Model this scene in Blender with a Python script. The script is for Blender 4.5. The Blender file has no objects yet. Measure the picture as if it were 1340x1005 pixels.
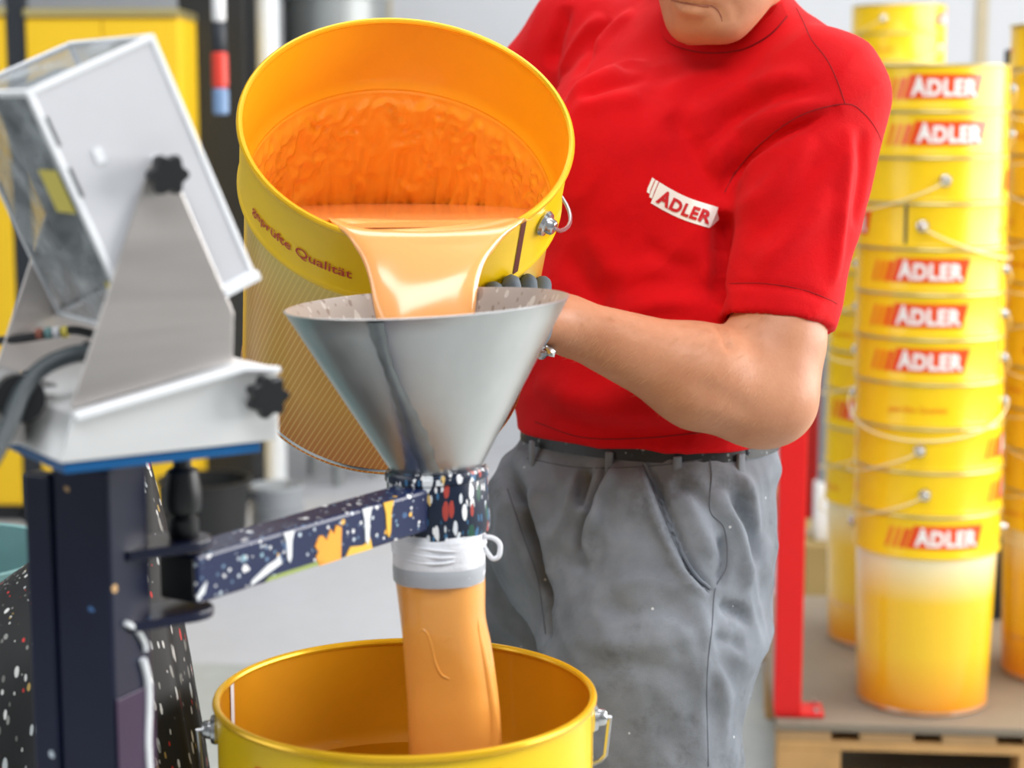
import bpy, bmesh, math, random
import numpy as np
from mathutils import Vector, Matrix
from mathutils.bvhtree import BVHTree

random.seed(7); RNG = np.random.default_rng(7)
SC = bpy.context.scene
COL = SC.collection
PI = math.pi
# ------------------------------------------------------------------ camera
CH, FPX = 1.50, 2400.0
PITCH = math.atan(352.5 / FPX)
CAM = Vector((0, 0, CH))
cam_d = bpy.data.cameras.new('camera'); cam = bpy.data.objects.new('camera', cam_d); COL.objects.link(cam)
cam.location = CAM; cam.rotation_euler = (PI/2 - PITCH, 0, 0)
cam_d.sensor_width = 36; cam_d.lens = FPX/1340*36; cam_d.clip_end = 60; cam_d.clip_start = .05
cam_d.dof.use_dof = True; cam_d.dof.focus_distance = 1.86; cam_d.dof.aperture_fstop = 4.8
SC.camera = cam
def ray(px, py):
    u, v = (px-670)/FPX, (502.5-py)/FPX
    return Vector((u, math.cos(PITCH)+v*math.sin(PITCH), -math.sin(PITCH)+v*math.cos(PITCH)))
def at(px, py, w):                                   # a place given by its bearing and its distance along the lens axis
    return CAM + ray(px, py)*w
# ------------------------------------------------------------------ world, daylight, exposure
wd = bpy.data.worlds.new('world'); SC.world = wd; wd.use_nodes = True
wd.node_tree.nodes['Background'].inputs[0].default_value = (.95, .97, 1, 1)
wd.node_tree.nodes['Background'].inputs[1].default_value = 1.5
def area(name, loc, rot, sx, sy, power, col=(1, 1, 1)):
    l = bpy.data.lights.new(name, 'AREA'); l.shape = 'RECTANGLE'; l.size = sx; l.size_y = sy; l.energy = power; l.color = col
    o = bpy.data.objects.new(name, l); COL.objects.link(o); o.location = loc; o.rotation_euler = rot
    return o
# daylight entering by the long window of the right wall and the roof lights
area('daylight_right_window', (4.36, 3.6, 2.35), (0, PI/2, 0), 2.3, 6.0, 560, (1, .985, .96))
area('daylight_roof_window', (.2, 3.2, 4.36), (0, 0, 0), 4.0, 1.6, 95, (.96, .98, 1))
area('daylight_roof_window', (.2, 6.3, 4.36), (0, 0, 0), 4.0, 1.6, 70, (.96, .98, 1))
area('daylight_roof_window', (.2, -.6, 4.36), (0, 0, 0), 4.0, 1.6, 210, (.96, .98, 1))
area('daylight_left_window', (-4.36, 1.0, 2.35), (0, -PI/2, 0), 2.3, 3.0, 60, (.95, .98, 1))
SC.view_settings.view_transform = 'Standard'; SC.view_settings.look = 'None'
SC.view_settings.exposure = -.34; SC.view_settings.gamma = 1; SC.view_settings.use_curve_mapping = False
SC.cycles.use_denoising = True
SC.cycles.max_bounces = 7; SC.cycles.diffuse_bounces = 4; SC.cycles.caustics_reflective = False; SC.cycles.caustics_refractive = False

# ================================================================== helpers
def lin(c):
    return tuple(((x/255)/12.92 if x/255 <= .04045 else ((x/255+.055)/1.055)**2.4) for x in c)
class NT:
    def __init__(s, name):
        s.m = bpy.data.materials.new(name); s.m.use_nodes = True; s.t = s.m.node_tree
        s.b = s.t.nodes['Principled BSDF']; s.tc = None
    def n(s, typ, **k):
        nd = s.t.nodes.new(typ)
        for a, v in k.items(): setattr(nd, a, v)
        return nd
    def l(s, a, b): s.t.links.new(a, b)
    def obj(s):
        if s.tc is None: s.tc = s.n('ShaderNodeTexCoord')
        return s.tc.outputs['Object']
    def noise(s, scale, detail=3, vec=None, rough=.5, dist=0):
        n = s.n('ShaderNodeTexNoise'); n.inputs['Scale'].default_value = scale; n.inputs['Detail'].default_value = detail
        n.inputs['Roughness'].default_value = rough; n.inputs['Distortion'].default_value = dist
        s.l(vec if vec is not None else s.obj(), n.inputs['Vector']); return n.outputs['Fac']
    def mapv(s, sc, vec=None, rot=(0, 0, 0)):
        m = s.n('ShaderNodeMapping'); m.inputs['Scale'].default_value = sc; m.inputs['Rotation'].default_value = rot
        s.l(vec if vec is not None else s.obj(), m.inputs['Vector']); return m.outputs[0]
    def math(s, op, a, b=None, c=None):
        n = s.n('ShaderNodeMath', operation=op)
        for i, v in enumerate((a, b, c)):
            if v is None: continue
            if isinstance(v, (int, float)): n.inputs[i].default_value = v
            else: s.l(v, n.inputs[i])
        return n.outputs[0]
    def ramp(s, fac, stops):
        r = s.n('ShaderNodeValToRGB'); e = r.color_ramp.elements
        while len(e) < len(stops): e.new(.5)
        for i, (p, c) in enumerate(stops):
            e[i].position = p; e[i].color = (*c, 1) if len(c) == 3 else c
        s.l(fac, r.inputs[0]); return r.outputs[0]
    def mix(s, fac, a, b):
        n = s.n('ShaderNodeMix', data_type='RGBA')
        for i, v in ((0, fac), (6, a), (7, b)):
            if isinstance(v, (int, float)): n.inputs[i].default_value = v
            elif isinstance(v, tuple): n.inputs[i].default_value = (*v, 1)
            else: s.l(v, n.inputs[i])
        return n.outputs[2]
    def bump(s, h, strength=.3, dist=.002):
        b = s.n('ShaderNodeBump'); b.inputs['Strength'].default_value = strength; b.inputs['Distance'].default_value = dist
        s.l(h, b.inputs['Height']); s.l(b.outputs[0], s.b.inputs['Normal'])
    def col(s, v):
        if isinstance(v, tuple): s.b.inputs['Base Color'].default_value = (*v, 1)
        else: s.l(v, s.b.inputs['Base Color'])
    def set(s, **k):
        for a, v in k.items():
            i = s.b.inputs[a.replace('_', ' ')]
            if isinstance(v, (int, float)): i.default_value = v
            elif isinstance(v, tuple): i.default_value = v
            else: s.l(v, i)
        return s
def plain(name, rgb, rough=.5, metal=0, var=.12, nscale=30, bump=0, bscale=200, coat=0, spec=.5):
    t = NT(name); c = lin(rgb)
    f = t.noise(nscale, 4)
    t.col(t.mix(f, tuple(x*(1-var) for x in c), tuple(min(1, x*(1+var)) for x in c)))
    t.set(Roughness=rough, Metallic=metal, Coat_Weight=coat)
    t.b.inputs['Specular IOR Level'].default_value = spec
    if bump: t.bump(t.noise(bscale, 3), bump, .001)
    return t.m
def splatter(name, base, layers, rough=.4, stretch=(1, 1, 1), bump=.4, basevar=.25):
    """base lacquer under layers of dried paint spots: (scale, radius, share of cells, colours)"""
    t = NT(name); b = lin(base)
    cur = t.mix(t.noise(18, 4), tuple(x*(1-basevar) for x in b), tuple(min(1, x*(1+basevar)+.004) for x in b))
    v0 = t.mapv(stretch)
    wob = t.n('ShaderNodeTexNoise'); wob.inputs['Scale'].default_value = 60; t.l(v0, wob.inputs['Vector'])
    hsum = None
    for sc, rad, share, cols in layers:
        va = t.n('ShaderNodeVectorMath', operation='SCALE'); t.l(wob.outputs['Color'], va.inputs[0]); va.inputs['Scale'].default_value = .45/sc
        vb = t.n('ShaderNodeVectorMath', operation='ADD'); t.l(v0, vb.inputs[0]); t.l(va.outputs[0], vb.inputs[1])
        vo = t.n('ShaderNodeTexVoronoi'); vo.inputs['Scale'].default_value = sc; t.l(vb.outputs[0], vo.inputs['Vector'])
        sep = t.n('ShaderNodeSeparateColor'); t.l(vo.outputs['Color'], sep.inputs[0])
        keep = t.math('LESS_THAN', sep.outputs[0], share)
        rr = t.math('MULTIPLY_ADD', sep.outputs[1], rad, rad*.35)
        msk = t.math('MULTIPLY', t.math('LESS_THAN', vo.outputs['Distance'], rr), keep)
        k = len(cols)
        r = t.n('ShaderNodeValToRGB'); r.color_ramp.interpolation = 'CONSTANT'
        e = r.color_ramp.elements
        while len(e) < k: e.new(.5)
        for i, c in enumerate(cols): e[i].position = i/k; e[i].color = (*lin(c), 1)
        t.l(sep.outputs[2], r.inputs[0])
        cur = t.mix(msk, cur, r.outputs[0]); hsum = msk if hsum is None else t.math('ADD', hsum, msk)
    t.col(cur); t.set(Roughness=rough)
    if bump: t.bump(hsum, bump, .002)
    return t.m

def wm(o):
    m = o.matrix_basis.copy()
    while o.parent is not None:
        o = o.parent; m = o.matrix_basis @ m
    return m
def mk(name, verts, faces, mat, parent=None, smooth=True, midx=None, world=False, sharp=None):
    """one mesh object; verts are in the parent's frame, or in the world's if world=True"""
    me = bpy.data.meshes.new(name)
    V = [Vector(v) for v in verts]
    if world and parent is not None:
        inv = wm(parent).inverted(); V = [inv @ v for v in V]
    me.from_pydata(V, [], [tuple(int(i) for i in f) for f in faces])
    for m in (mat if isinstance(mat, (list, tuple)) else [mat]): me.materials.append(m)
    if midx is not None: me.polygons.foreach_set('material_index', list(midx))
    if smooth:
        me.polygons.foreach_set('use_smooth', [True]*len(me.polygons))
        if sharp is not None: me.set_sharp_from_angle(angle=math.radians(sharp))
    me.validate(); me.update()
    o = bpy.data.objects.new(name, me); COL.objects.link(o)
    if parent is not None: o.parent = parent
    return o
def tag(o, label, cat, group=None):
    o['label'] = label; o['category'] = cat
    if group: o['group'] = group
    return o
def thing(name, label, cat, loc=(0, 0, 0), rotz=0, group=None, matrix=None):
    o = bpy.data.objects.new(name, None); COL.objects.link(o); o.empty_display_size = .05
    o.matrix_basis = matrix if matrix is not None else Matrix.Translation(loc) @ Matrix.Rotation(rotz, 4, 'Z')
    return tag(o, label, cat, group)
def struct(o): o['kind'] = 'structure'; return o
def dup(root, matrix, label, group=None):
    r = root.copy(); COL.objects.link(r); r.matrix_basis = matrix; r['label'] = label
    if group: r['group'] = group
    def rec(a, b):
        for ch in a.children:
            c = ch.copy(); COL.objects.link(c); c.parent = b; rec(ch, c)
    rec(root, r); return r
class MB:
    """collects shapes of ONE part"""
    def __init__(s): s.v = []; s.f = []
    def add(s, v, f):
        n = len(s.v); s.v += [Vector(x) for x in v]; s.f += [tuple(i+n for i in q) for q in f]; return s
    def box(s, lo, hi, M=None, bev=0):
        bm = bmesh.new(); bmesh.ops.create_cube(bm, size=1)
        for v in bm.verts: v.co = Vector([lo[i] + (v.co[i]+.5)*(hi[i]-lo[i]) for i in range(3)])
        if bev: bmesh.ops.bevel(bm, geom=bm.edges[:], offset=bev, segments=2, profile=.5, affect='EDGES')
        return s.bm(bm, M)
    def bm(s, bm, M=None):
        bm.verts.index_update()
        v = [(M @ x.co) if M is not None else x.co.copy() for x in bm.verts]
        f = [[x.index for x in q.verts] for q in bm.faces]; bm.free(); return s.add(v, f)
    def prism(s, poly, h, M=None, bev=0):
        """2D outline extruded to thickness h along local z"""
        bm = bmesh.new(); vs = [bm.verts.new((x, y, 0)) for x, y in poly]; fc = bm.faces.new(vs)
        bmesh.ops.solidify(bm, geom=[fc], thickness=-h) if False else None
        r = bmesh.ops.extrude_face_region(bm, geom=[fc])
        for g in r['geom']:
            if isinstance(g, bmesh.types.BMVert): g.co.z += h
        bmesh.ops.recalc_face_normals(bm, faces=bm.faces[:])
        if bev: bmesh.ops.bevel(bm, geom=bm.edges[:], offset=bev, segments=2, profile=.5, affect='EDGES')
        return s.bm(bm, M)
    def tube(s, pts, r, seg=10, closed=False, cap=True, sq=None):
        P = [Vector(p) for p in pts]; n = len(P); R = r if isinstance(r, (list, tuple)) else [r]*n
        ref = None; rings = []
        for i in range(n):
            a, b = P[(i-1) % n] if (closed or i) else P[0], P[(i+1) % n] if (closed or i < n-1) else P[-1]
            t = (b-a).normalized()
            if ref is None: ref = t.orthogonal().normalized()
            ref = (ref - t*ref.dot(t)).normalized(); bn = t.cross(ref)
            rings.append([P[i] + (ref*math.cos(2*PI*k/seg) + bn*math.sin(2*PI*k/seg))*R[i] for k in range(seg)])
        return s.rings(rings, closed, cap)
    def rings(s, rings, closed=False, cap=True):
        v = [p for r in rings for p in r]; seg = len(rings[0]); n = len(rings); f = []
        for i in range(n if closed else n-1):
            for k in range(seg):
                a, b = i*seg+k, i*seg+(k+1) % seg; c, d = ((i+1) % n)*seg+(k+1) % seg, ((i+1) % n)*seg+k
                f.append((a, b, c, d))
        if cap and not closed: f += [tuple(range(seg))[::-1], tuple((n-1)*seg+k for k in range(seg))]
        return s.add(v, f)
    def lathe(s, prof, seg=48, M=None, cap=False):
        rings = [[Vector((r*math.cos(2*PI*k/seg), r*math.sin(2*PI*k/seg), z)) for k in range(seg)] for r, z in prof]
        if M is not None: rings = [[M @ p for p in q] for q in rings]
        return s.rings(rings, cap=cap)
    def cyl(s, a, b, ra, rb=None, seg=20): return s.tube([a, b], [ra, ra if rb is None else rb], seg)
    def ball(s, c, r, sx=1, sy=1, sz=1, M=None):
        bm = bmesh.new(); bmesh.ops.create_uvsphere(bm, u_segments=14, v_segments=9, radius=r)
        for v in bm.verts: v.co = Vector((v.co.x*sx+c[0], v.co.y*sy+c[1], v.co.z*sz+c[2]))
        return s.bm(bm, M)
    def build(s, name, mat, parent=None, smooth=True, world=False, sharp=35):
        return mk(name, s.v, s.f, mat, parent, smooth, world=world, sharp=sharp)
def frame(x, y, z, o):
    return Matrix(((x[0], y[0], z[0], o[0]), (x[1], y[1], z[1], o[1]), (x[2], y[2], z[2], o[2]), (0, 0, 0, 1)))
def basis(o, z, x=None):
    z = Vector(z).normalized(); x = Vector(x) if x is not None else z.orthogonal()
    x = (x - z*x.dot(z)).normalized(); return frame(x, z.cross(x), z, o)
_txt = {}
def text2d(s, bold=.0, width=None, height=None, space=1.0):
    """letters as flat faces, centred, capitals' height scaled; returns verts (x, y), faces"""
    key = (s, bold, space)
    if key not in _txt:
        c = bpy.data.curves.new('lettering', 'FONT'); c.body = s; c.size = 1; c.offset = bold; c.fill_mode = 'FRONT'; c.resolution_u = 4
        c.space_character = space
        o = bpy.data.objects.new('lettering', c); COL.objects.link(o)
        me = bpy.data.meshes.new_from_object(o.evaluated_get(bpy.context.evaluated_depsgraph_get()))
        bm = bmesh.new(); bm.from_mesh(me); bmesh.ops.triangulate(bm, faces=bm.faces[:])
        xs = [v.co.x for v in bm.verts]
        for x in np.linspace(min(xs), max(xs), 40)[1:-1]:
            bmesh.ops.bisect_plane(bm, geom=bm.verts[:]+bm.edges[:]+bm.faces[:], plane_co=(x, 0, 0), plane_no=(1, 0, 0))
        bm.verts.index_update()
        V = np.array([(v.co.x, v.co.y) for v in bm.verts]); F = [[x.index for x in q.verts] for q in bm.faces]; bm.free()
        bpy.data.objects.remove(o); bpy.data.curves.remove(c); bpy.data.meshes.remove(me)
        V[:, 0] -= (V[:, 0].min()+V[:, 0].max())/2; V[:, 1] -= (V[:, 1].min()+V[:, 1].max())/2
        _txt[key] = (V, F)
    V, F = _txt[key]; V = V.copy()
    w, h = np.ptp(V[:, 0]), np.ptp(V[:, 1])
    if width: V[:, 0] *= width/w
    V[:, 1] *= (height/h if height else width/w)
    return V, F
def big_initial(V):
    """the wordmark's first letter stands taller than the rest"""
    m = V[:, 0] < V[:, 0].min()+.222*np.ptp(V[:, 0]); lo = V[:, 1].min(); V[m, 1] = lo+(V[m, 1]-lo)*1.16; V[:, 1] -= .05*np.ptp(V[:, 1])
def strip2d(poly_bottom, poly_top, n=16):
    """quad band between two straight 2D edges, cut along its length"""
    V, F = [], []
    for i in range(n+1):
        t = i/n
        for (a, b) in (poly_bottom, poly_top): V.append((a[0]+(b[0]-a[0])*t, a[1]+(b[1]-a[1])*t))
    F = [(2*i, 2*i+2, 2*i+3, 2*i+1) for i in range(n)]
    return np.array(V), F

# ---- implicit bodies: smooth unions turned into one continuous mesh
def smin(a, b, k):
    h = np.clip(.5+.5*(b-a)/k, 0, 1); return b*(1-h)+a*h - k*h*(1-h)
class Field:
    def __init__(s, lo, hi, h):
        s.h = h; s.lo = np.array(lo, float); n = [int((hi[i]-lo[i])/h)+2 for i in range(3)]
        ax = [(s.lo[i]+h*np.arange(n[i])).astype(np.float32) for i in range(3)]
        s.X, s.Y, s.Z = ax[0][:, None, None], ax[1][None, :, None], ax[2][None, None, :]; s.z = ax[2]
    def cone(s, a, b, ra, rb):
        a = np.array(a, np.float32); ba = np.array(b, np.float32)-a; L = float(ba@ba)
        px, py, pz = s.X-a[0], s.Y-a[1], s.Z-a[2]
        t = np.clip((px*ba[0]+py*ba[1]+pz*ba[2])/L, 0, 1)
        return np.sqrt((px-t*ba[0])**2+(py-t*ba[1])**2+(pz-t*ba[2])**2) - (ra+(rb-ra)*t)
    def ell(s, c, r, R=None):
        p = [s.X-c[0], s.Y-c[1], s.Z-c[2]]
        if R is not None: p = [p[0]*R[0][i]+p[1]*R[1][i]+p[2]*R[2][i] for i in range(3)]     # R: columns are the axes
        k0 = np.sqrt(sum((p[i]/r[i])**2 for i in range(3))); k1 = np.sqrt(sum((p[i]/r[i]**2)**2 for i in range(3)))+1e-6
        return k0*(k0-1)/k1
    def loft(s, rows):
        """rows: (z, cx, cy, a, b, yaw) from low to high"""
        r = np.array(sorted(rows)); zz = np.linspace(r[0, 0], r[-1, 0], 160)
        par = np.array([np.interp(zz, r[:, 0], r[:, i]) for i in range(1, 6)])
        ker = np.hanning(17); ker /= ker.sum()
        par = np.array([np.convolve(np.pad(q, 8, mode='reflect', reflect_type='odd'), ker, 'valid') for q in par])
        cx, cy, a, b, yw = [np.interp(s.z, zz, q)[None, None, :].astype(np.float32) for q in par]
        dx, dy = s.X-cx, s.Y-cy; c, sn = np.cos(yw), np.sin(yw)
        lx, ly = dx*c+dy*sn, -dx*sn+dy*c
        k0 = (np.abs(lx/a)**2.3+np.abs(ly/b)**2.3)**(1/2.3); d = (k0-1)*np.minimum(a, b)
        out = np.maximum(r[0, 0]-s.Z, s.Z-r[-1, 0])
        return np.maximum(d, out)
    def half(s, p, n):
        n = np.array(Vector(n).normalized()); return (s.X-p[0])*n[0]+(s.Y-p[1])*n[1]+(s.Z-p[2])*n[2]
    def mesh(s, F):
        F = np.ascontiguousarray(np.broadcast_to(F, (s.X.shape[0], s.Y.shape[1], s.Z.shape[2]))); S = F < 0
        sh = F.shape; c = np.zeros([k-1 for k in sh], np.int8)
        for i in (0, 1):
            for j in (0, 1):
                for k in (0, 1): c += S[i:sh[0]-1+i, j:sh[1]-1+j, k:sh[2]-1+k]
        act = (c > 0) & (c < 8); I = np.argwhere(act); idx = -np.ones(act.shape, np.int64); idx[act] = np.arange(len(I))
        acc = np.zeros((len(I), 3)); cnt = np.zeros(len(I))
        cor = [(i, j, k) for i in (0, 1) for j in (0, 1) for k in (0, 1)]
        for a in cor:
            for ax in range(3):
                if a[ax]: continue
                b = list(a); b[ax] = 1
                fa = F[I[:, 0]+a[0], I[:, 1]+a[1], I[:, 2]+a[2]]; fb = F[I[:, 0]+b[0], I[:, 1]+b[1], I[:, 2]+b[2]]
                m = (fa < 0) != (fb < 0); t = np.where(m, fa/(fa-fb+1e-12), 0)
                q = np.array(a, float)[None].repeat(len(I), 0); q[:, ax] += t
                acc[m] += q[m]; cnt[m] += 1
        V = s.lo + s.h*(I + acc/cnt[:, None])
        faces = []
        for ax in range(3):
            o1, o2 = (ax+1) % 3, (ax+2) % 3
            sl0 = [slice(None)]*3; sl1 = [slice(None)]*3
            sl0[ax] = slice(0, -1); sl1[ax] = slice(1, None)
            cr = S[tuple(sl0)] != S[tuple(sl1)]; E = np.argwhere(cr)
            E = E[(E[:, o1] > 0) & (E[:, o2] > 0) & (E[:, o1] < sh[o1]-1) & (E[:, o2] < sh[o2]-1)]
            def cell(d1, d2):
                q = E.copy(); q[:, o1] += d1; q[:, o2] += d2; return idx[q[:, 0], q[:, 1], q[:, 2]]
            Q = np.stack([cell(-1, -1), cell(0, -1), cell(0, 0), cell(-1, 0)], 1)
            fl = S[E[:, 0], E[:, 1], E[:, 2]]
            Q[~fl] = Q[~fl][:, ::-1]; faces.append(Q)
        return V, np.concatenate(faces)
def relax(V, F, n=2, k=.5):
    e = np.concatenate([F[:, [0, 1]], F[:, [1, 2]], F[:, [2, 3]], F[:, [3, 0]]]); e = np.concatenate([e, e[:, ::-1]])
    deg = np.bincount(e[:, 0], minlength=len(V))[:, None]
    for _ in range(n):
        s = np.stack([np.bincount(e[:, 0], weights=V[e[:, 1], i], minlength=len(V)) for i in range(3)], 1)/np.maximum(deg, 1)
        V = V+(s-V)*k
    return V
def normals(V, F):
    n = np.cross(V[F[:, 2]]-V[F[:, 0]], V[F[:, 3]]-V[F[:, 1]]); N = np.zeros_like(V)
    for i in range(4): 
        for c in range(3): N[:, c] += np.bincount(F[:, i], weights=n[:, c], minlength=len(V))
    return N/(np.linalg.norm(N, axis=1, keepdims=True)+1e-9)
from mathutils import noise as mnoise
def wrinkle(V, F, R, scale, amp, seed=0.0, mask=None):
    """small uneven creases over the whole cloth; R turns the grain, scale is waves per metre along its axes"""
    N = normals(V, F); P = (V @ np.array(R).T)*np.array(scale)+seed
    h = np.array([1-2*abs(mnoise.noise((p[0]+.6*mnoise.noise((p[0]*.5, p[1]*.5, p[2]*.5+7)), p[1], p[2]))) for p in P])
    h -= h.mean()
    if mask is not None: h *= mask
    return V+N*(amp*h)[:, None]
def bvh(V, F): return BVHTree.FromPolygons([tuple(v) for v in V], [tuple(int(i) for i in f) for f in F])
def hit(t, px, py, off=0.0):
    p, n, i, d = t.ray_cast(CAM, ray(px, py).normalized())
    return None if p is None else p + n*off
def polyline(t, pts, step=6, off=0.0):
    out = []
    for (a, b) in zip(pts[:-1], pts[1:]):
        k = max(1, int(math.hypot(b[0]-a[0], b[1]-a[1])/step))
        for j in range(k): 
            h = hit(t, a[0]+(b[0]-a[0])*j/k, a[1]+(b[1]-a[1])*j/k, off)
            if h is not None: out.append(h)
    h = hit(t, *pts[-1], off)
    if h is not None: out.append(h)
    return out
def smooth_px(pts, n=6):
    """Catmull-Rom through the points"""
    P = [np.array(p, float) for p in pts]; P = [2*P[0]-P[1]]+P+[2*P[-1]-P[-2]]; out = []
    for i in range(1, len(P)-2):
        for j in range(n):
            t = j/n; a, b, c, d = P[i-1:i+3]
            out.append(tuple(.5*((2*b)+(-a+c)*t+(2*a-5*b+4*c-d)*t*t+(-a+3*b-3*c+d)*t**3)))
    return out+[tuple(P[-2])]
def folds(V, F, lines):
    """cloth folds: (points, height, width); a fold runs over the surface along its line"""
    t = bvh(V, F); N = normals(V, F); D = np.zeros(len(V))
    for pts, amp, wid in lines:
        H = polyline(t, smooth_px(pts), 8)
        if len(H) < 2: continue
        Q = np.array([tuple(h) for h in H]); n = len(Q); best = np.full(len(V), 1e9); fade = np.ones(len(V))
        lo, hi = Q.min(0)-3*wid, Q.max(0)+3*wid
        sel = np.where(((V > lo) & (V < hi)).all(1))[0]
        for i in range(n-1):
            if np.linalg.norm(Q[i+1]-Q[i]) > .05: continue
            ba = Q[i+1]-Q[i]; L = ba@ba+1e-9; p = V[sel]-Q[i]; u = np.clip(p@ba/L, 0, 1)
            d = np.linalg.norm(p-u[:, None]*ba, axis=1); m = d < best[sel]
            best[sel[m]] = d[m]; s = (i+u[m])/(n-1); fade[sel[m]] = np.clip(np.minimum(s, 1-s)*5, 0, 1)**.7
        D += 1.8*amp*fade*np.exp(-(best/wid)**2)
    return V+N*D[:, None]
# ================================================================== materials
M = {}
M['wall'] = plain('wall_paint', (192, 195, 200), .8, var=.04, nscale=3)
M['ceil'] = plain('ceiling_paint', (170, 172, 175), .85, var=.03, nscale=2)
M['trimgrey'] = plain('frame_aluminium', (150, 155, 160), .4, .6)
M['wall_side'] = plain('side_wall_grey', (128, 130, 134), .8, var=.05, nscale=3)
M['joint'] = plain('wall_joint_tan', (176, 165, 138), .7)
def floor_mat():
    t = NT('concrete_floor'); a, b = lin((180, 182, 186)), lin((208, 209, 213))
    f = t.noise(.9, 6, rough=.6); g = t.noise(14, 5)
    c = t.mix(t.math('MULTIPLY_ADD', g, .4, t.math('MULTIPLY', f, .6)), a, b)
    sp = t.n('ShaderNodeSeparateXYZ'); t.l(t.obj(), sp.inputs[0])           # grey-green coated working zone, bare pale concrete beyond it
    zone = t.math('LESS_THAN', t.math('ADD', sp.outputs[1], t.math('MULTIPLY', f, .25)), 5.0)
    c = t.mix(zone, c, t.mix(g, lin((158, 163, 160)), lin((184, 188, 185)))); t.col(c); t.set(Roughness=.45); t.bump(g, .08, .002); return t.m
M['floor'] = floor_mat()
g = NT('window_glass'); g.col((1, 1, 1)); g.set(Roughness=.02, Transmission_Weight=1, IOR=1.02); M['glass'] = g.m
YEL = (250, 205, 12)
M['yellow'] = plain('yellow_lacquer', YEL, .34, var=.05, coat=.12)
M['yellow_in'] = plain('gold_inner_lacquer', (205, 138, 14), .3, var=.06, coat=.2)
M['orange_in'] = plain('orange_inner_lacquer', (254, 180, 24), .33, var=.05, coat=.2)
M['rim'] = plain('rim_gold', (238, 186, 30), .25, .35, var=.05)
M['rim_grey'] = plain('rim_tinplate', (205, 190, 130), .28, .55, var=.05)
M['tin'] = plain('tinplate', (205, 206, 208), .25, .95, var=.06)
M['wire'] = plain('bail_wire', (190, 190, 192), .3, .9, var=.05)
M['wire_pale'] = plain('bail_wire_sleeved', (236, 222, 176), .35, .2, var=.05)
M['white_plastic'] = plain('white_plastic', (235, 236, 238), .4, var=.03)
M['logo_red'] = plain('logo_orange_red', (240, 78, 18), .3, var=.05, coat=.2)
M['logo_slash'] = plain('logo_orange', (245, 130, 20), .3, var=.05, coat=.2)
M['letter_white'] = plain('lettering_white', (250, 246, 240), .35, var=.02)
M['letter_red'] = plain('lettering_red', (190, 45, 15), .35, var=.04)
M['badge_red'] = plain('badge_crimson', (205, 14, 26), .6, var=.04)
M['letter_orange'] = plain('lettering_orange', (236, 140, 10), .35, var=.04)
M['maroon'] = plain('seam_maroon', (95, 30, 25), .35)
M['black'] = plain('black_plastic', (22, 23, 25), .4, var=.2)
def body_mat(name, H, pale, mid, deep, hatch):
    """printed tin: pale under the collar, running to orange at the foot, with slanted pinstripes"""
    t = NT(name); sp = t.n('ShaderNodeSeparateXYZ'); t.l(t.obj(), sp.inputs[0])
    zz = t.math('DIVIDE', sp.outputs[2], H)
    c = t.ramp(zz, [(.02, lin(deep)), (.30, lin(mid)), (.56, lin(mid)), (.80, lin(pale))])
    ang = t.math('ARCTAN2', sp.outputs[1], sp.outputs[0])
    if hatch:
        u = t.math('ADD', t.math('MULTIPLY', ang, .165), t.math('MULTIPLY', sp.outputs[2], -.35))
        s = t.math('SINE', t.math('MULTIPLY', u, 2*PI/.0062)); m = t.math('GREATER_THAN', s, .55)
        c = t.mix(t.math('MULTIPLY', m, hatch), c, lin((255, 226, 130)))
    t.col(c); t.set(Roughness=.28, Coat_Weight=.3); return t.m
M['body_stack'] = body_mat('printed_tin_fading', .46, (246, 236, 200), (250, 200, 20), (244, 150, 0), .12)
M['body_tilt'] = body_mat('printed_tin_pinstriped', .33, (226, 196, 90), (222, 160, 45), (205, 118, 14), .36)
def paint_mat(name, rgb, rough, bump=0, bs=30):
    t = NT(name); c = lin(rgb); t.col(t.mix(t.noise(8, 2), tuple(x*.95 for x in c), tuple(min(1, x*1.05) for x in c)))
    t.set(Roughness=rough, Coat_Weight=.6, Coat_Roughness=.12, Subsurface_Weight=.15, Subsurface_Radius=(.02, .008, .003), Subsurface_Scale=.3)
    if bump: t.bump(t.noise(bs, 3), bump, .004)
    return t.m
M['paint'] = paint_mat('wet_orange_paint', (255, 178, 106), .2)
def coat_mat():
    t = NT('orange_paint_film'); v = t.mapv((9, 9, 4)); n = t.noise(5.0, 2, v, .45, 1.6); n2 = t.noise(12, 2, v, .5, .5)
    h = t.math('ADD', t.math('SMOOTH_MAX', n, .42, .1), t.math('MULTIPLY', n2, .25))
    t.col(t.mix(n, lin((255, 178, 40)), lin((255, 190, 62)))); t.set(Roughness=.25, Coat_Weight=.4); t.bump(h, .25, .004); return t.m
M['coat'] = coat_mat()
def steel(name, rgb, rough, sc=(1, 1, 1), var=.18, metal=1.0):
    t = NT(name); c = lin(rgb); v = t.mapv(sc); n = t.noise(40, 5, v); n2 = t.noise(7, 4)
    f = t.math('MULTIPLY_ADD', n, .5, t.math('MULTIPLY', n2, .5))
    t.col(t.mix(f, tuple(x*(1-var) for x in c), tuple(min(1, x*(1+var)) for x in c)))
    t.set(Metallic=metal, Roughness=t.math('MULTIPLY_ADD', n, .18, rough-.09)); t.bump(n, .05, .001); return t.m
M['steel'] = steel('worn_stainless', (198, 199, 200), .34, (1, 1, .12), .26)
M['steel_plate'] = steel('brushed_plate', (206, 200, 196), .38, (.1, 1, 1), .1, .85)
M['steel_bright'] = steel('bright_plate', (236, 236, 236), .42, (.1, 1, 1), .05, .45)
M['weld'] = steel('weld_seam_dark', (150, 155, 157), .40, (1, 1, 1), .7, .9)
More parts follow.
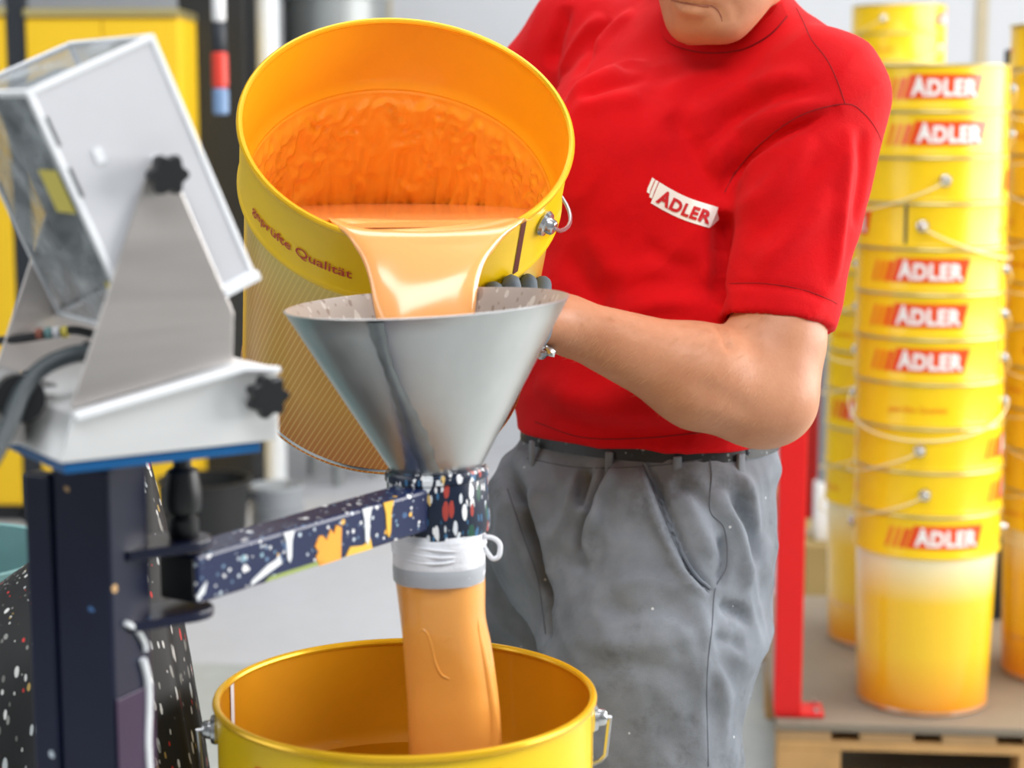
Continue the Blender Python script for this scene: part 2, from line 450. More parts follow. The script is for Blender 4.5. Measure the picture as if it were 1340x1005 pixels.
M['funnel_in'] = splatter('funnel_inside_residue', (160, 146, 136), [(90, .4, .5, [(172, 160, 150), (140, 122, 110), (186, 176, 166)]), (220, .4, .5, [(184, 172, 162), (134, 116, 104)])], .35, (1, 1, .4), .2)
SPL = [(235, 238, 240), (250, 195, 90), (200, 215, 225), (150, 185, 200), (255, 255, 255)]
M['blue'] = splatter('blue_lacquer_spattered', (9, 28, 72), [(34, .18, .30, [(70, 100, 140), (50, 74, 118), (96, 124, 150)]), (110, .26, .42, SPL), (230, .30, .40, [(240, 240, 240), (200, 210, 220), (110, 140, 170)])], .35)
M['blue_dark'] = splatter('dark_blue_lacquer', (9, 16, 44), [(60, .2, .16, [(70, 110, 160), (190, 200, 210), (200, 160, 110)])], .3)
M['blue_plain'] = plain('blue_lacquer', (10, 88, 145), .35)
M['ringpaint'] = splatter('paint_crusted_collar', (18, 30, 52), [(80, .5, .6, [(225, 232, 236), (30, 60, 62), (20, 30, 44), (70, 104, 140), (235, 238, 240)]), (260, .45, .6, [(245, 245, 245), (225, 230, 235), (60, 110, 150)]), (170, .5, .5, [(245, 245, 245), (232, 236, 240), (225, 190, 120), (36, 84, 66), (245, 246, 248), (180, 70, 60)])], .35, (1, 1, .33))
M['drip_white'] = plain('dried_white_paint', (232, 235, 238), .35); M['drip_yellow'] = plain('dried_yellow_paint', (246, 190, 70), .35)
M['drip_orange'] = plain('dried_orange_paint', (255, 165, 50), .4); M['drip_green'] = plain('dried_green_paint', (150, 165, 90), .4)
M['purple'] = splatter('purple_spotted_lacquer', (46, 24, 58), [(60, .2, .2, [(120, 60, 90), (30, 60, 120)])], .35)
M['tarp'] = splatter('black_sheet_spattered', (16, 16, 17), [(150, .26, .38, [(225, 225, 222), (200, 205, 205), (150, 150, 145)]), (260, .30, .45, [(235, 235, 232), (120, 120, 115), (215, 50, 45), (230, 230, 225), (190, 160, 90)]), (60, .12, .25, [(215, 40, 40), (220, 220, 220)])], .6, (1, 1, .15), .5)
M['teal'] = plain('teal_bin', (110, 152, 152), .5)
def cloth(name, rgb, var, sc, weave, stains=None, rough=.85):
    t = NT(name); c = lin(rgb); n = t.noise(sc, 6, rough=.62)
    cur = t.mix(t.math('MULTIPLY_ADD', n, 2.2, -.6), tuple(x*(1-var) for x in c), tuple(min(1, x*(1+var)) for x in c))
    if stains:
        n2 = t.noise(stains[0], 5, rough=.7); cur = t.mix(t.math('MULTIPLY', t.ramp(n2, [(.56, (0, 0, 0)), (.74, (1, 1, 1))]), stains[2]), cur, lin(stains[1]))
        vo = t.n('ShaderNodeTexVoronoi'); vo.inputs['Scale'].default_value = 42; t.l(t.obj(), vo.inputs['Vector'])
        sp = t.n('ShaderNodeSeparateColor'); t.l(vo.outputs['Color'], sp.inputs[0])
        k = t.math('MULTIPLY', t.math('LESS_THAN', vo.outputs['Distance'], .07), t.math('LESS_THAN', sp.outputs[0], .35))
        cur = t.mix(k, cur, lin(stains[3]))
    t.col(cur); t.set(Roughness=rough, Sheen_Weight=.03, Sheen_Roughness=.5); t.b.inputs['Specular IOR Level'].default_value = .2
    t.bump(t.math('ADD', t.noise(weave, 2), t.math('MULTIPLY', t.noise(38, 4), 2.5)), .35, .0022); return t.m
M['shirt'] = cloth('red_jersey', (214, 5, 16), .12, 9, 900)
M['shirt_dark'] = cloth('red_rib_collar', (206, 6, 18), .08, 9, 700)
M['trousers'] = cloth('grey_work_twill', (127, 132, 140), .34, 9, 1100, (11, (84, 86, 90), .75, (205, 208, 212)))
M['stitch'] = plain('dark_stitching', (92, 96, 104), .9); M['stitch_red'] = plain('red_stitching', (140, 6, 16), .9)
M['belt'] = splatter('black_belt_spattered', (20, 21, 24), [(160, .3, .4, [(70, 90, 95), (40, 45, 50), (120, 130, 130)])], .5)
M['glove'] = plain('grey_glove', (96, 106, 116), .7, var=.2, nscale=60, bump=.3)
def skin_mat():
    t = NT('skin'); a, b = lin((182, 116, 80)), lin((216, 156, 120)); n = t.noise(28, 6, rough=.65); n2 = t.noise(7, 3)
    t.col(t.mix(t.math('MULTIPLY_ADD', n, .9, t.math('MULTIPLY_ADD', n2, .6, -.25)), a, b))
    t.set(Roughness=.5, Subsurface_Weight=.12, Subsurface_Radius=(.012, .005, .003), Subsurface_Scale=.5); t.bump(t.noise(260, 3), .25, .001); return t.m
M['skin'] = skin_mat()
M['lip'] = plain('lip', (158, 92, 74), .5); M['hair'] = plain('grey_brown_hair', (92, 78, 66), .6, var=.4, nscale=120, bump=.6)
M['eye'] = plain('eye_white', (228, 226, 222), .2); M['iris'] = plain('iris', (60, 70, 80), .2)
M['shoe'] = plain('black_work_shoe', (28, 28, 30), .5)
M['armhair'] = plain('fair_arm_hair', (190, 142, 96), .5)
M['bag_paint'] = paint_mat('paint_soaked_mesh', (255, 174, 80), .38, .12, 60)
M['bag_white'] = plain('white_filter_mesh', (232, 233, 238), .7, var=.06, nscale=60, bump=.4, bscale=300)
M['bag_grey'] = plain('wet_filter_mesh', (176, 180, 186), .4, var=.12, nscale=60)
M['wood'] = plain('pallet_wood', (196, 152, 96), .7, var=.3, nscale=12, bump=.3)
M['wood2'] = plain('pallet_wood_grey', (178, 142, 98), .75, var=.3, nscale=9, bump=.3)
M['sheet'] = plain('grey_hardboard', (132, 120, 104), .7, var=.1, nscale=8)
M['redpost'] = plain('red_lacquer', (222, 8, 8), .4, var=.05); M['redpost_shaded'] = plain('red_lacquer_shaded', (150, 4, 8), .45, var=.06)  # second red is the rear post's lacquer with its shade put into the colour
M['cardboard'] = plain('brown_cardboard', (150, 128, 78), .85, var=.12, nscale=6)
M['cabyellow'] = plain('yellow_cabinet', (252, 205, 30), .5, var=.03); M['slate'] = plain('dark_slate_frame', (38, 44, 52), .5)
M['darkmachine'] = plain('black_machine', (28, 29, 30), .55); M['tank'] = steel('tank_steel', (150, 154, 154), .45, (1, 1, .1), .08, .6)
M['pipe'] = plain('white_pipe', (226, 230, 232), .4); M['greydrum'] = plain('grey_drum', (150, 155, 160), .5)
M['pend_red'] = plain('red_button_box', (224, 62, 46), .4); M['pend_blue'] = plain('blue_button_box', (120, 150, 190), .4)
M['panel'] = plain('pale_grey_plastic', (206, 206, 210), .5, var=.06, nscale=14)
M['edge'] = plain('white_cover_edge', (240, 241, 244), .4, var=.02)
M['innards'] = plain('dark_instrument', (48, 54, 56), .5, var=.6, nscale=16)
def cover_mat():
    t = NT('grimy_clear_cover'); n = t.noise(16, 6, rough=.7, dist=.6); n2 = t.noise(45, 4)
    t.col(t.mix(t.ramp(n, [(.38, (0, 0, 0)), (.66, (1, 1, 1))]), lin((92, 102, 108)), lin((216, 222, 226)))); t.set(Roughness=.25)
    a = t.math('MULTIPLY_ADD', n, 1.3, t.math('MULTIPLY_ADD', n2, .35, -.32)); t.set(Alpha=t.math('MAXIMUM', .18, t.math('MINIMUM', a, .9))); return t.m
M['cover'] = cover_mat(); M['sticker'] = plain('yellow_sticker', (222, 205, 90), .5)
M['cable'] = plain('grey_cable', (52, 60, 64), .45)

# ================================================================== the hall
def slab(name, boxes, mat):
    b = MB()
    for lo, hi in boxes: b.box(lo, hi)
    return struct(b.build(name, mat, smooth=False))
X0, X1, Y0, Y1, ZT = -4.5, 4.5, -3.0, 8.3, 4.5
slab('floor', [((X0-.1, Y0-.1, -.12), (X1+.1, Y1+.1, 0))], M['floor'])
wb = slab('wall_back', [((X0, Y1, 0), (X1, Y1+.12, ZT))], M['wall'])
for px in (506, 1281):
    x = at(px, 20, 8.2).x; MB().box((x-.025, Y1-.012, .1), (x+.025, Y1+.005, ZT-.05)).build('joint_strip', M['joint'], wb, smooth=False)
slab('wall_front', [((X0, Y0-.12, 0), (X1, Y0, ZT))], M['wall_side'])
slab('wall_right', [((X1, Y0, 0), (X1+.12, Y1, 1.15)), ((X1, Y0, 3.55), (X1+.12, Y1, ZT)), ((X1, Y0, 1.15), (X1+.12, .6, 3.55)), ((X1, 6.6, 1.15), (X1+.12, Y1, 3.55))], M['wall_side'])
slab('wall_left', [((X0-.12, Y0, 0), (X0, Y1, 1.15)), ((X0-.12, Y0, 3.55), (X0, Y1, ZT)), ((X0-.12, Y0, 1.15), (X0, -.5, 3.55)), ((X0-.12, 2.5, 1.15), (X0, Y1, 3.55))], M['wall_side'])
slab('ceiling', [((X0, a, ZT), (X1, b, ZT+.1)) for a, b in ((Y0, -1.4), (.2, 2.4), (4.0, 5.5), (7.1, Y1))] + [((x, Y0, ZT), (y, Y1, ZT+.1)) for x, y in ((X0, -1.8), (2.2, X1))], M['ceil'])
def window(n, x, ya, yb, panes):
    b = MB(); w = (yb-ya)/panes
    for k in range(panes+1): b.box((x-.03, ya+k*w-.03, 1.15), (x+.03, ya+k*w+.03, 3.55))
    for z in (1.15, 2.35, 3.49): b.box((x-.03, ya, z), (x+.03, yb, z+.06))
    o = struct(b.build('window_%d' % n, M['trimgrey'], smooth=False))
    for k in range(panes):
        for z in (1.22, 2.42): MB().box((x-.004, ya+k*w+.035, z), (x+.004, ya+(k+1)*w-.035, z+1.06)).build('pane', M['glass'], o, smooth=False)
window(1, X1+.06, .6, 6.6, 6); window(2, X0-.06, -.5, 2.5, 3)

# ================================================================== pails
def wrap(V, F, R, z, a0, e):
    out = []
    for x, y in V:
        a = a0 + x/R; out.append(((R+e)*math.sin(a), -(R+e)*math.cos(a), z+y))
    return out, F
def make_pail(name, label, H, rb, rt, band, mats, mat_in, rim_mat, group=None, logo=True, small=None, bail_tilt=112, bail_mat=None, seg=72, lug_a=PI/2, matrix=None, bail_side=1, lug_up=None, logo_z=.52, bail_drop=.075, bail_exp=.8, bail_out=.013):
    root = thing(name, label, 'pail', group=group, matrix=matrix if matrix is not None else Matrix.Identity(4))
    z1 = H-band; t = .0012; Rb = rt+.0055                                # Rb: collar radius
    body = MB().lathe([(rb*.55, .012), (rb-.010, .012), (rb-.004, .004), (rb-.001, 0), (rb+.002, .004), (rb, .009)] + [(rb+(rt-rb)*k/8, .012+(z1-.012)*k/8) for k in range(9)], seg)
    nb = len(body.f)
    inner = MB().lathe([(rt-t+(rb-rt)*k/8, z1-(z1-.014)*k/8) for k in range(9)] + [(rb-.014, .014), (.002, .014)], seg)
    body.add(inner.v, inner.f)
    mk('body', body.v, body.f, [mats['body'], mat_in], root, midx=[0]*nb+[1]*(len(body.f)-nb), sharp=50)
    col = MB().lathe([(rt, z1-.0005), (Rb+.001, z1+.001), (Rb+.0025, z1+.005), (Rb+.001, z1+.009), (Rb, z1+.012), (Rb, H-.004)], seg); nb = len(col.f)
    ci = MB().lathe([(Rb-t, H-.004), (Rb-t, z1+.012), (rt-t+.002, z1+.004), (rt-t, z1)], seg); col.add(ci.v, ci.f)
    bd = mk('collar', col.v, col.f, [mats['band'], mat_in], root, midx=[0]*nb+[1]*(len(col.f)-nb), sharp=50)
    MB().lathe([(Rb+.0005+.0034*math.cos(q), H-.002+.0034*math.sin(q)) for q in np.linspace(0, 2*PI, 11)], seg).build('rim', rim_mat, root)
    MB().lathe([(rb-.0035, .0035), (rb-.001, -.0003), (rb+.0012, .0015), (rb+.0012, .006), (rb+.0003, .0095)], seg).build('foot_rim', M['tin'], root)
    zl = z1+band*.5 if lug_up is None else H-lug_up
    for s in (-1, 1):
        d = Vector((s*math.sin(lug_a), -math.cos(lug_a)*1, 0)) if s == 1 else Vector((-math.sin(lug_a), math.cos(lug_a), 0))
        p = d*Rb + Vector((0, 0, zl))
        lug = MB(); Mx = basis(p, d)
        lug.lathe([(.0005, -.001), (.0125, -.001), (.0135, .002), (.0120, .0055), (.0085, .0065), (.0075, .012), (.006, .0135), (.0005, .0135)], 18, Mx)
        lug.build('lug', M['tin'], root)
    d = Vector((math.sin(lug_a), -math.cos(lug_a), 0)); e = Vector((0, 0, 1)).cross(d)*bail_side
    th = math.radians(bail_tilt); up = e*math.sin(th)+Vector((0, 0, 1))*math.cos(th)
    Rw = Rb+bail_out; pts = [d*(Rb+.004)+Vector((0, 0, zl))]
    for k in range(33):
        a = PI*k/32; pts.append(d*Rw*math.cos(a) + e*(Rw*math.sin(a)) + Vector((0, 0, zl-bail_drop*max(0, math.sin(a))**bail_exp)))
    pts.append(-d*(Rb+.004)+Vector((0, 0, zl)))
    MB().tube(pts, .0021, 8).build('bail', bail_mat or M['wire'], root)
    a0 = lug_a-.22
    V, F = strip2d(((-.0035, -band*.42), (.0035, -band*.42)), ((-.0035, band*.42), (.0035, band*.42)), 2)
    MB().add(*wrap(V, F, Rb, z1+band*.52, a0, .0006)).build('seam_strip', mats.get('seam', M['maroon']), root)
    if logo:
        W, Hh = .165, band*.53; sk = .016; zc = z1+band*logo_z; x0 = -.05
        V, F = strip2d(((x0, -Hh/2), (x0+W, -Hh/2)), ((x0+sk, Hh/2), (x0+W+sk*.8, Hh/2)), 20)
        lp = MB().add(*wrap(V, F, Rb, zc, 0, .0007)).build('logo_panel', M['logo_red'], root)
        for k, wd in enumerate((.013, .012, .011)):
            xa = x0-.016-(.018*k)
            V, F = strip2d(((xa, -Hh/2), (xa+wd, -Hh/2)), ((xa+sk*.85, Hh*.36), (xa+wd+sk*.85, Hh*.36)), 2)
            MB().add(*wrap(V, F, Rb, zc, 0, .0007)).build('logo_slash', M['logo_red'] if k == 0 else M['logo_slash'], lp)
        V, F = text2d('ADLER', .045, space=1.1, width=.142, height=Hh*.70); big_initial(V); V[:, 0] += x0+W/2+.008
        MB().add(*wrap(V, F, Rb, zc, 0, .0016)).build('lettering', M['letter_white'], lp, smooth=False)
    if small:
        V, F = text2d('geprüfte Qualität', .012, width=.132, height=.0150)
        MB().add(*wrap(V, F, Rb, z1+band*small[0], PI if len(small) < 2 else small[1], .0012)).build('lettering', small[2] if len(small) > 2 else M['letter_red'], root, smooth=False)
    return root

# ---- the stacks on the pallet
HP, BAND = .46, .098
PZ = .166
pm = {'body': M['body_stack'], 'band': M['yellow'], 'seam': M['slate']}
ORD = ['lowest', 'second from the bottom', 'third from the bottom', 'fourth from the bottom', 'fifth from the bottom', 'middle', 'fifth from the top', 'fourth from the top', 'third from the top', 'second from the top', 'topmost']
proto = make_pail('paint_pail', 'x', HP, .147, .1575, BAND, pm, M['yellow_in'], M['rim_grey'], 'nested yellow pails of the front stack', small=(.40, PI, M['letter_orange']), bail_mat=M['wire_pale'], seg=56)
SX, SY = .948, 4.10
yaw0 = math.atan2(SX, SY)
# turn of each pail so that what faces the camera is: logo 0, lug +-90, small lettering 180
turns = [2, 88, 84, 172, -13, -15, -14, -96, 100, -1, -6]
desc = ['lowest pail of the front yellow stack, whole fading body in view', 'yellow pail with lug in front, directly above the lowest of the front stack', 'yellow pail with long sloping wire bail, two above the lowest of the front stack',
        'yellow pail with faint small lettering in the front stack, fourth from the bottom', 'yellow pail with red logo, lowest of three like neighbours in the front stack', 'yellow pail with red logo, middle of three like neighbours in the front stack',
        'yellow pail with red logo, upper of three like neighbours in the front stack', 'yellow pail with lug and no logo, fourth from the top of the front stack', 'yellow pail with lug and no logo, third from the top of the front stack',
        'yellow pail with red logo, second from the top of the front stack', 'topmost yellow pail of the front stack, red logo under its open rim']
for i in range(11):
    Mx = Matrix.Translation((SX-.0018*i+random.uniform(-.0012, .0012), SY+random.uniform(-.0012, .0012), PZ+i*BAND)) @ Matrix.Rotation(math.radians(turns[i])-yaw0, 4, 'Z')
    if i == 0: proto.matrix_basis = Mx; proto['label'] = desc[0]
    else: dup(proto, Mx, desc[i])
NUMW = ['lowest', 'second', 'third', 'fourth', 'fifth', 'sixth', 'seventh', 'eighth', 'ninth', 'tenth', 'eleventh', 'twelfth', 'thirteenth', 'fourteenth']
def stack(x, y, z, n, group, where, tf, lean=0):
    for i in range(n):
        Mx = Matrix.Translation((x-lean*i+random.uniform(-.0012, .0012), y+random.uniform(-.0012, .0012), z+i*BAND)) @ Matrix.Rotation(math.radians(tf[i % len(tf)]), 4, 'Z')
        dup(proto, Mx, 'yellow pail, %s from the bottom of the %s' % (NUMW[i], where) if i else 'lowest yellow pail of the %s' % where, group)
stack(.965, 4.60, PZ, 8, 'nested yellow pails of the half-hidden stack', 'stack half hidden behind the front one', [95, 60, -40, 70, 130, 64, 58, 120])
stack(1.338, 4.30, PZ, 12, 'nested yellow pails of the stack at the edge', 'stack at the right edge of the picture', [120, 80, 160, 95, 140, 70], .0018)
stack(1.372, 6.62, .146, 14, 'nested yellow pails of the far stack', 'far stack showing above the front one', [140, 60, 200, 95])

# ---- pallets
def pallet(label, corner, ang, L, D, boards=True):
    root = thing('wooden_pallet', label, 'pallet', corner, ang)
    n = int(L/.17)
    w = .118; gap = (L-n*w)/(n-1)
    for k in range(n):
        x = k*(w+gap); MB().box((x, 0, .122), (x+w, D, .144), bev=.002).build('deck_board', M['wood2'], root, smooth=False)
    for y in (0, D/2-.05, D-.1):
        MB().box((0, y, .100), (L, y+.1, .1215), bev=.002).build('stringer_board', M['wood'], root, smooth=False)
        MB().box((0, y, 0), (L, y+.1, .0215), bev=.002).build('bottom_board', M['wood'], root, smooth=False)
        for x in (0, L/2-.07, L-.14):
            MB().box((x, y, .022), (x+.14, y+.1, .0995), bev=.002).build('block', M['wood'], root, smooth=False)
    return root
pc = Vector((.592, 3.93, 0)); pa = math.radians(-5)
pallet('wooden pallet carrying the front stacks of yellow pails', pc, pa, 1.2, 1.1)
sh = thing('hardboard_sheet', 'thin grey-brown hardboard sheet lying on the wooden pallet', 'sheet', pc+Vector((0, 0, .144)), pa)
MB().box((-.004, -.006, .0005), (1.2, 1.1, .020), bev=.003).build('board', M['sheet'], sh, smooth=False)
pallet('far wooden pallet under the rear stack of yellow pails', Vector((.95, 6.2, 0)), 0, 1.2, .8)

# ---- red posts, white pole, carton
def post(label, x, y, z, h, w, mat):
    r = thing('post_or_shade_strip', label, 'post', (x, y, z), pa)
    MB().box((-.028, -.028, 0), (.082, .06, .008), bev=.002).build('base_plate', mat, r, smooth=False)
    MB().box((-.03, -.03, .008), (-.03+w, -.03+w, h), bev=.004).build('tube', mat, r, smooth=False)
    for q in ((.066, -.012), (.066, .045)): MB().cyl((q[0], q[1], .0075), (q[0], q[1], .017), .007, seg=6).build('bolt', M['tin'], r, smooth=False)
    return r
p = at(1032, 925, 4.12)
post('bright red square steel post at the front corner of the pallet', pc.x+.026, pc.y+.05, .166, 1.12, .061, M['redpost'])
post('red steel post behind the bright red one, shade put into its colour', 1.0, 6.0, 0, 1.5, .06, M['redpost_shaded'])
ub = thing('post_or_shade_strip', 'added dark strip for the shade between the front stack and the stack at the edge', 'post', (1.296, 4.80, .166))  # dark strip added to stand in for the shade between the stacks
MB().box((-.022, -.022, .008), (.022, .022, 1.50), bev=.003).build('tube', M['darkmachine'], ub, smooth=False); MB().box((-.04, -.04, 0), (.04, .04, .008)).build('base_plate', M['darkmachine'], ub, smooth=False)
cb = thing('cardboard_box', 'brown cardboard box on the floor behind the red posts', 'box', (1.11, 5.62, 0))
MB().box((-.22, -.18, 0), (.24, .2, .205), bev=.004).build('carton', M['cardboard'], cb, smooth=False)
MB().box((-.222, -.03, .1), (.242, .03, .207), bev=.001).build('tape', M['sheet'], cb, smooth=False)
pw = thing('pole', 'pale grey pole with white foot behind the red post', 'pole', (.965, 5.53, .206))
MB().cyl((0, 0, .18), (0, 0, 1.30), .026).build('shaft', M['greydrum'], pw); MB().box((-.034, -.034, 0), (.034, .034, .18), bev=.006).build('foot', M['white_plastic'], pw)

# ---- background on the left
def cabinet(label, x0, x1, y, d, h):
    r = thing('steel_cabinet', label, 'cabinet', (x0, y, 0)); w = x1-x0
    MB().box((0, .02, .06), (w, d, h), bev=.004).build('body', M['cabyellow'], r, smooth=False)
    MB().box((.02, .05, 0), (w-.02, d-.03, .059)).build('plinth', M['slate'], r, smooth=False)
    for k in (0, 1):
        q = MB().box((k*w/2+.002, 0, .07), ((k+1)*w/2-.002, .0195, h-.01), bev=.003).build('door', M['cabyellow'], r, smooth=False)
        MB().tube([(w/2+(.04 if k else -.04), -.001, 1.0), (w/2+(.04 if k else -.04), -.03, 1.02), (w/2+(.04 if k else -.04), -.03, 1.12), (w/2+(.04 if k else -.04), -.001, 1.14)], .006).build('handle', M['tin'], q)
    MB().box((-.004, -.006, h+.001), (w+.004, d, h+.03), bev=.003).build('top', M['rim_grey'], r, smooth=False)
    return r
wcab = 6.6
xa, xb = at(37, 30, wcab).x, at(236, 30, wcab).x
cabinet('tall yellow steel cabinet behind the clear-covered display', xa, xb, at(130, 150, wcab).y, .40, 1.845)
cabinet('tall yellow steel cabinet at the left edge behind the dark upright', xa-.074-.62, xa-.074, at(130, 150, wcab).y, .40, 1.85)
up = thing('upright', 'dark slate upright between the two yellow cabinets', 'upright', (xa-.037, at(130, 150, wcab).y+.01, 0))
MB().box((-.035, 0, .012), (.035, .05, 2.1), bev=.003).build('profile', M['slate'], up, smooth=False); MB().box((-.035, -.02, 0), (.035, .08, .012)).build('foot_plate', M['slate'], up, smooth=False)
x0, x1 = at(240, 100, 7.1).x+.01, at(330, 100, 7.1).x; yb = 7.05
mc = thing('machine_column', 'black machine column behind the scale display', 'machine', (x0, yb, 0))
MB().box((0, 0, .05), (x1-x0, .5, 2.3), bev=.01).build('housing', M['darkmachine'], mc, smooth=False); MB().box((-.01, -.02, 0), (x1-x0+.02, .52, .05), bev=.006).build('base', M['darkmachine'], mc, smooth=False)
MB().box((.02, -.006, .4), (x1-x0-.02, .001, .9), bev=.002).build('hatch', M['slate'], mc, smooth=False)
pp = at(287, 60, 4.9)
pe = thing('pendant_control', 'hanging control pendant with red and blue sections on a cable', 'control', (pp.x, pp.y, 1.50))
for a, b, r, m, nm in ((.235, 3.0, .011, 'black', 'cable'), (.245, .37, .019, 'white_plastic', 'sleeve'), (.165, .245, .020, 'slate', 'housing'), (.07, .165, .022, 'pend_red', 'red_section'), (0, .07, .022, 'pend_blue', 'blue_section')):
    MB().lathe([(.001, a), (r*.8, a), (r, a+.006), (r, b-.006), (r*.8, b), (.001, b)], 18).build(nm, M[m], pe)
xt = at(440, 30, 7.4).x
tk = thing('storage_tank', 'tall grey steel tank against the back wall behind the tilted pail', 'tank', (xt, 7.5, 0))
MB().lathe([(.001, .25), (.19, .28), (.21, .33), (.21, 2.4), (.19, 2.47), (.001, 2.5)], 48).build('shell', M['tank'], tk)
for a in range(3):
    c, s = math.cos(a*2.1+.5)*.15, math.sin(a*2.1+.5)*.15; MB().cyl((c, s, 0), (c, s, .33), .02).build('leg', M['tank'], tk)
for z in (.9, 1.95): MB().lathe([(.211, z), (.217, z+.005), (.217, z+.035), (.211, z+.04)], 48).build('hoop', M['greydrum'], tk)
xq = at(352, 30, 7.0).x
pq = thing('vertical_pipe', 'white vertical pipe standing beside the grey tank', 'pipe', (xq, 7.08, 0))
MB().cyl((0, 0, .01), (0, 0, ZT-.02), .042, seg=24).build('tube', M['pipe'], pq); MB().cyl((0, 0, 0), (0, 0, .012), .08, seg=24).build('flange', M['pipe'], pq)
def drum(label, x, y, r, h, mat):
    d = thing('drum', label, 'drum', (x, y, 0))
    MB().lathe([(.001, .006), (r-.01, .006), (r, 0), (r+.004, .008), (r, .02), (r, h*.33), (r+.008, h*.34), (r, h*.35), (r, h*.66), (r+.008, h*.67), (r, h*.68), (r, h-.02), (r+.004, h-.008), (r, h), (r-.012, h-.008), (.001, h-.008)], 40).build('shell', mat, d)
    MB().cyl((r*.6, 0, h-.009), (r*.6, 0, h+.006), .025).build('bung', M['tin'], d)
q = at(392, 628, 7.0); drum('pale grey drum on the floor at the back, right of the dark bin', q.x, 6.55-.35, .09, .24, M['greydrum'])
q = at(300, 640, 6.6); dk = thing('storage_bin', 'dark open bin on the floor under the scale console', 'bin', (q.x, 5.95, 0))
MB().lathe([(.001, .01), (.12, .01), (.125, 0), (.15, .30), (.158, .30), (.158, .31), (.145, .31), (.12, .02), (.001, .02)], 28).build('tub', M['darkmachine'], dk)
MB().tube([(.15, 0, .25), (.175, 0, .24), (.175, .05, .24), (.145, .05, .25)], .006).build('handle', M['slate'], dk)
# ================================================================== the pail being filled
rc = at(531, 906, 1.60); HL = .43
LZ = rc.z-HL
lp = make_pail('paint_pail', 'open yellow pail being filled, paint-filled filter bag hanging into it', HL, .150, .1575, .10, {'body': M['body_stack'], 'band': M['yellow'], 'seam': M['yellow']}, M['yellow_in'], M['rim'], None,
               bail_drop=.10, bail_exp=.38, bail_out=.017, lug_a=PI/2+.34, matrix=Matrix.Translation((rc.x, rc.y, LZ)) @ Matrix.Rotation(-.244, 4, 'Z'), seg=96, lug_up=.028, logo_z=.56)
V, F = strip2d(((-.004, -.045), (.004, -.045)), ((-.004, .045), (.004, .045)), 2)
MB().add(*wrap(V, F, .1612, HL-.048, -PI/2-.22+.244, -.0005)).build('inner_seam', M['white_plastic'], lp)

# ================================================================== the tilted pail and its paint
TH, TR = .362, .1585
tc, tb = at(533, 163, 1.815), at(501, 476, 2.085)
tax = (tc-tb).normalized()
rgt = Vector((1, 0, 0)); rgt = (rgt - tax*rgt.dot(tax)).normalized(); upv = tax.cross(rgt)          # in the plane of the opening
ld = rgt*math.cos(math.radians(32)) - upv*math.sin(math.radians(32))
TM = frame(ld, tax.cross(ld), tax, tc-tax*TH)
tp = make_pail('paint_pail', 'tilted yellow pail in the worker\'s arms, orange paint pouring from it', TH, .158, TR, .088, {'body': M['body_tilt'], 'band': M['yellow']}, M['orange_in'], M['rim'], None, logo=False,
               small=(.36, math.radians(-6), M['letter_red']), bail_drop=.11, matrix=TM, seg=96, lug_up=.034)
NA, NZ = 300, 90; rings = []
for i in range(NZ+1):
    zc_ = TH-.0835-(TH-.103)*i/NZ; ring = []; edge = max(0, 1-i/3.0)
    for k in range(NA):
        a = 2*PI*k/NA; q = Vector((math.cos(a)*9, math.sin(a)*9, zc_*16)); wv = mnoise.noise(q*.9)
        # scalloped skin near the old level, long runs below it
        run = 1-2*abs(mnoise.noise((math.cos(a)*20+wv*.5, math.sin(a)*20, zc_*22+wv*1.2)))
        sk = 1-2*abs(mnoise.noise((math.cos(a)*11, math.sin(a)*11, zc_*60+wv*2.2)))
        t_ = min(1, max(0, (i/NZ-.18)/.3)); on = min(1, max(0, (i/NZ-.05-.03*wv)/.05))
        h = on*(.0046*max(-.2, run)*(.35+.65*t_)+.0042*max(-.1, sk)*(1-.75*t_))
        r = TR-.0022-h+.0045*edge; ring.append(Vector((r*math.cos(a), r*math.sin(a), zc_)))
    rings.append(ring)
co = MB(); co.rings(rings, cap=False); mk('paint_film', co.v, co.f, M['coat'], tp)
drip = [(.155, .02), (.158, .016)]
TB = tc-tax*TH
Rr = TR+.0055
lip = tc - upv*Rr
z0 = lip.z+.016
def pool_poly(r):
    P = []
    for k in range(160):
        a = 2*PI*k/160; d = rgt*math.cos(a)+upv*math.sin(a); q = TB+d*r
        P.append(q + tax*((z0-q.z)/tax.z))
    for lim, sg in ((TH+.002, 1), (.016, -1)):
        out = []
        for i in range(len(P)):
            a, b = P[i], P[(i+1) % len(P)]; fa, fb = sg*((a-TB).dot(tax)-lim), sg*((b-TB).dot(tax)-lim)
            if fa <= 0: out.append(a)
            if (fa < 0) != (fb < 0): out.append(a+(b-a)*(fa/(fa-fb)))
        P = out
    return P
pp_ = pool_poly(TR-.0035); cen = sum(pp_, Vector())/len(pp_)
flow = thing('poured_paint', 'glossy light orange paint pouring over the pail rim into the funnel', 'paint', (cen.x, cen.y, z0-.02))
V = [cen]+pp_+[p-Vector((0, 0, .004)) for p in pp_]; n = len(pp_)
F = [(0, 1+i, 1+(i+1) % n) for i in range(n)]+[(1+i, 1+n+i, 1+n+(i+1) % n, 1+(i+1) % n) for i in range(n)]
mk('pool', V, F, M['paint'], flow, world=True, sharp=40)
wl = (lip-CAM).dot(ray(670, 502.5).normalized()) if False else (lip.y*math.cos(PITCH)-(lip.z-CH)*math.sin(PITCH))
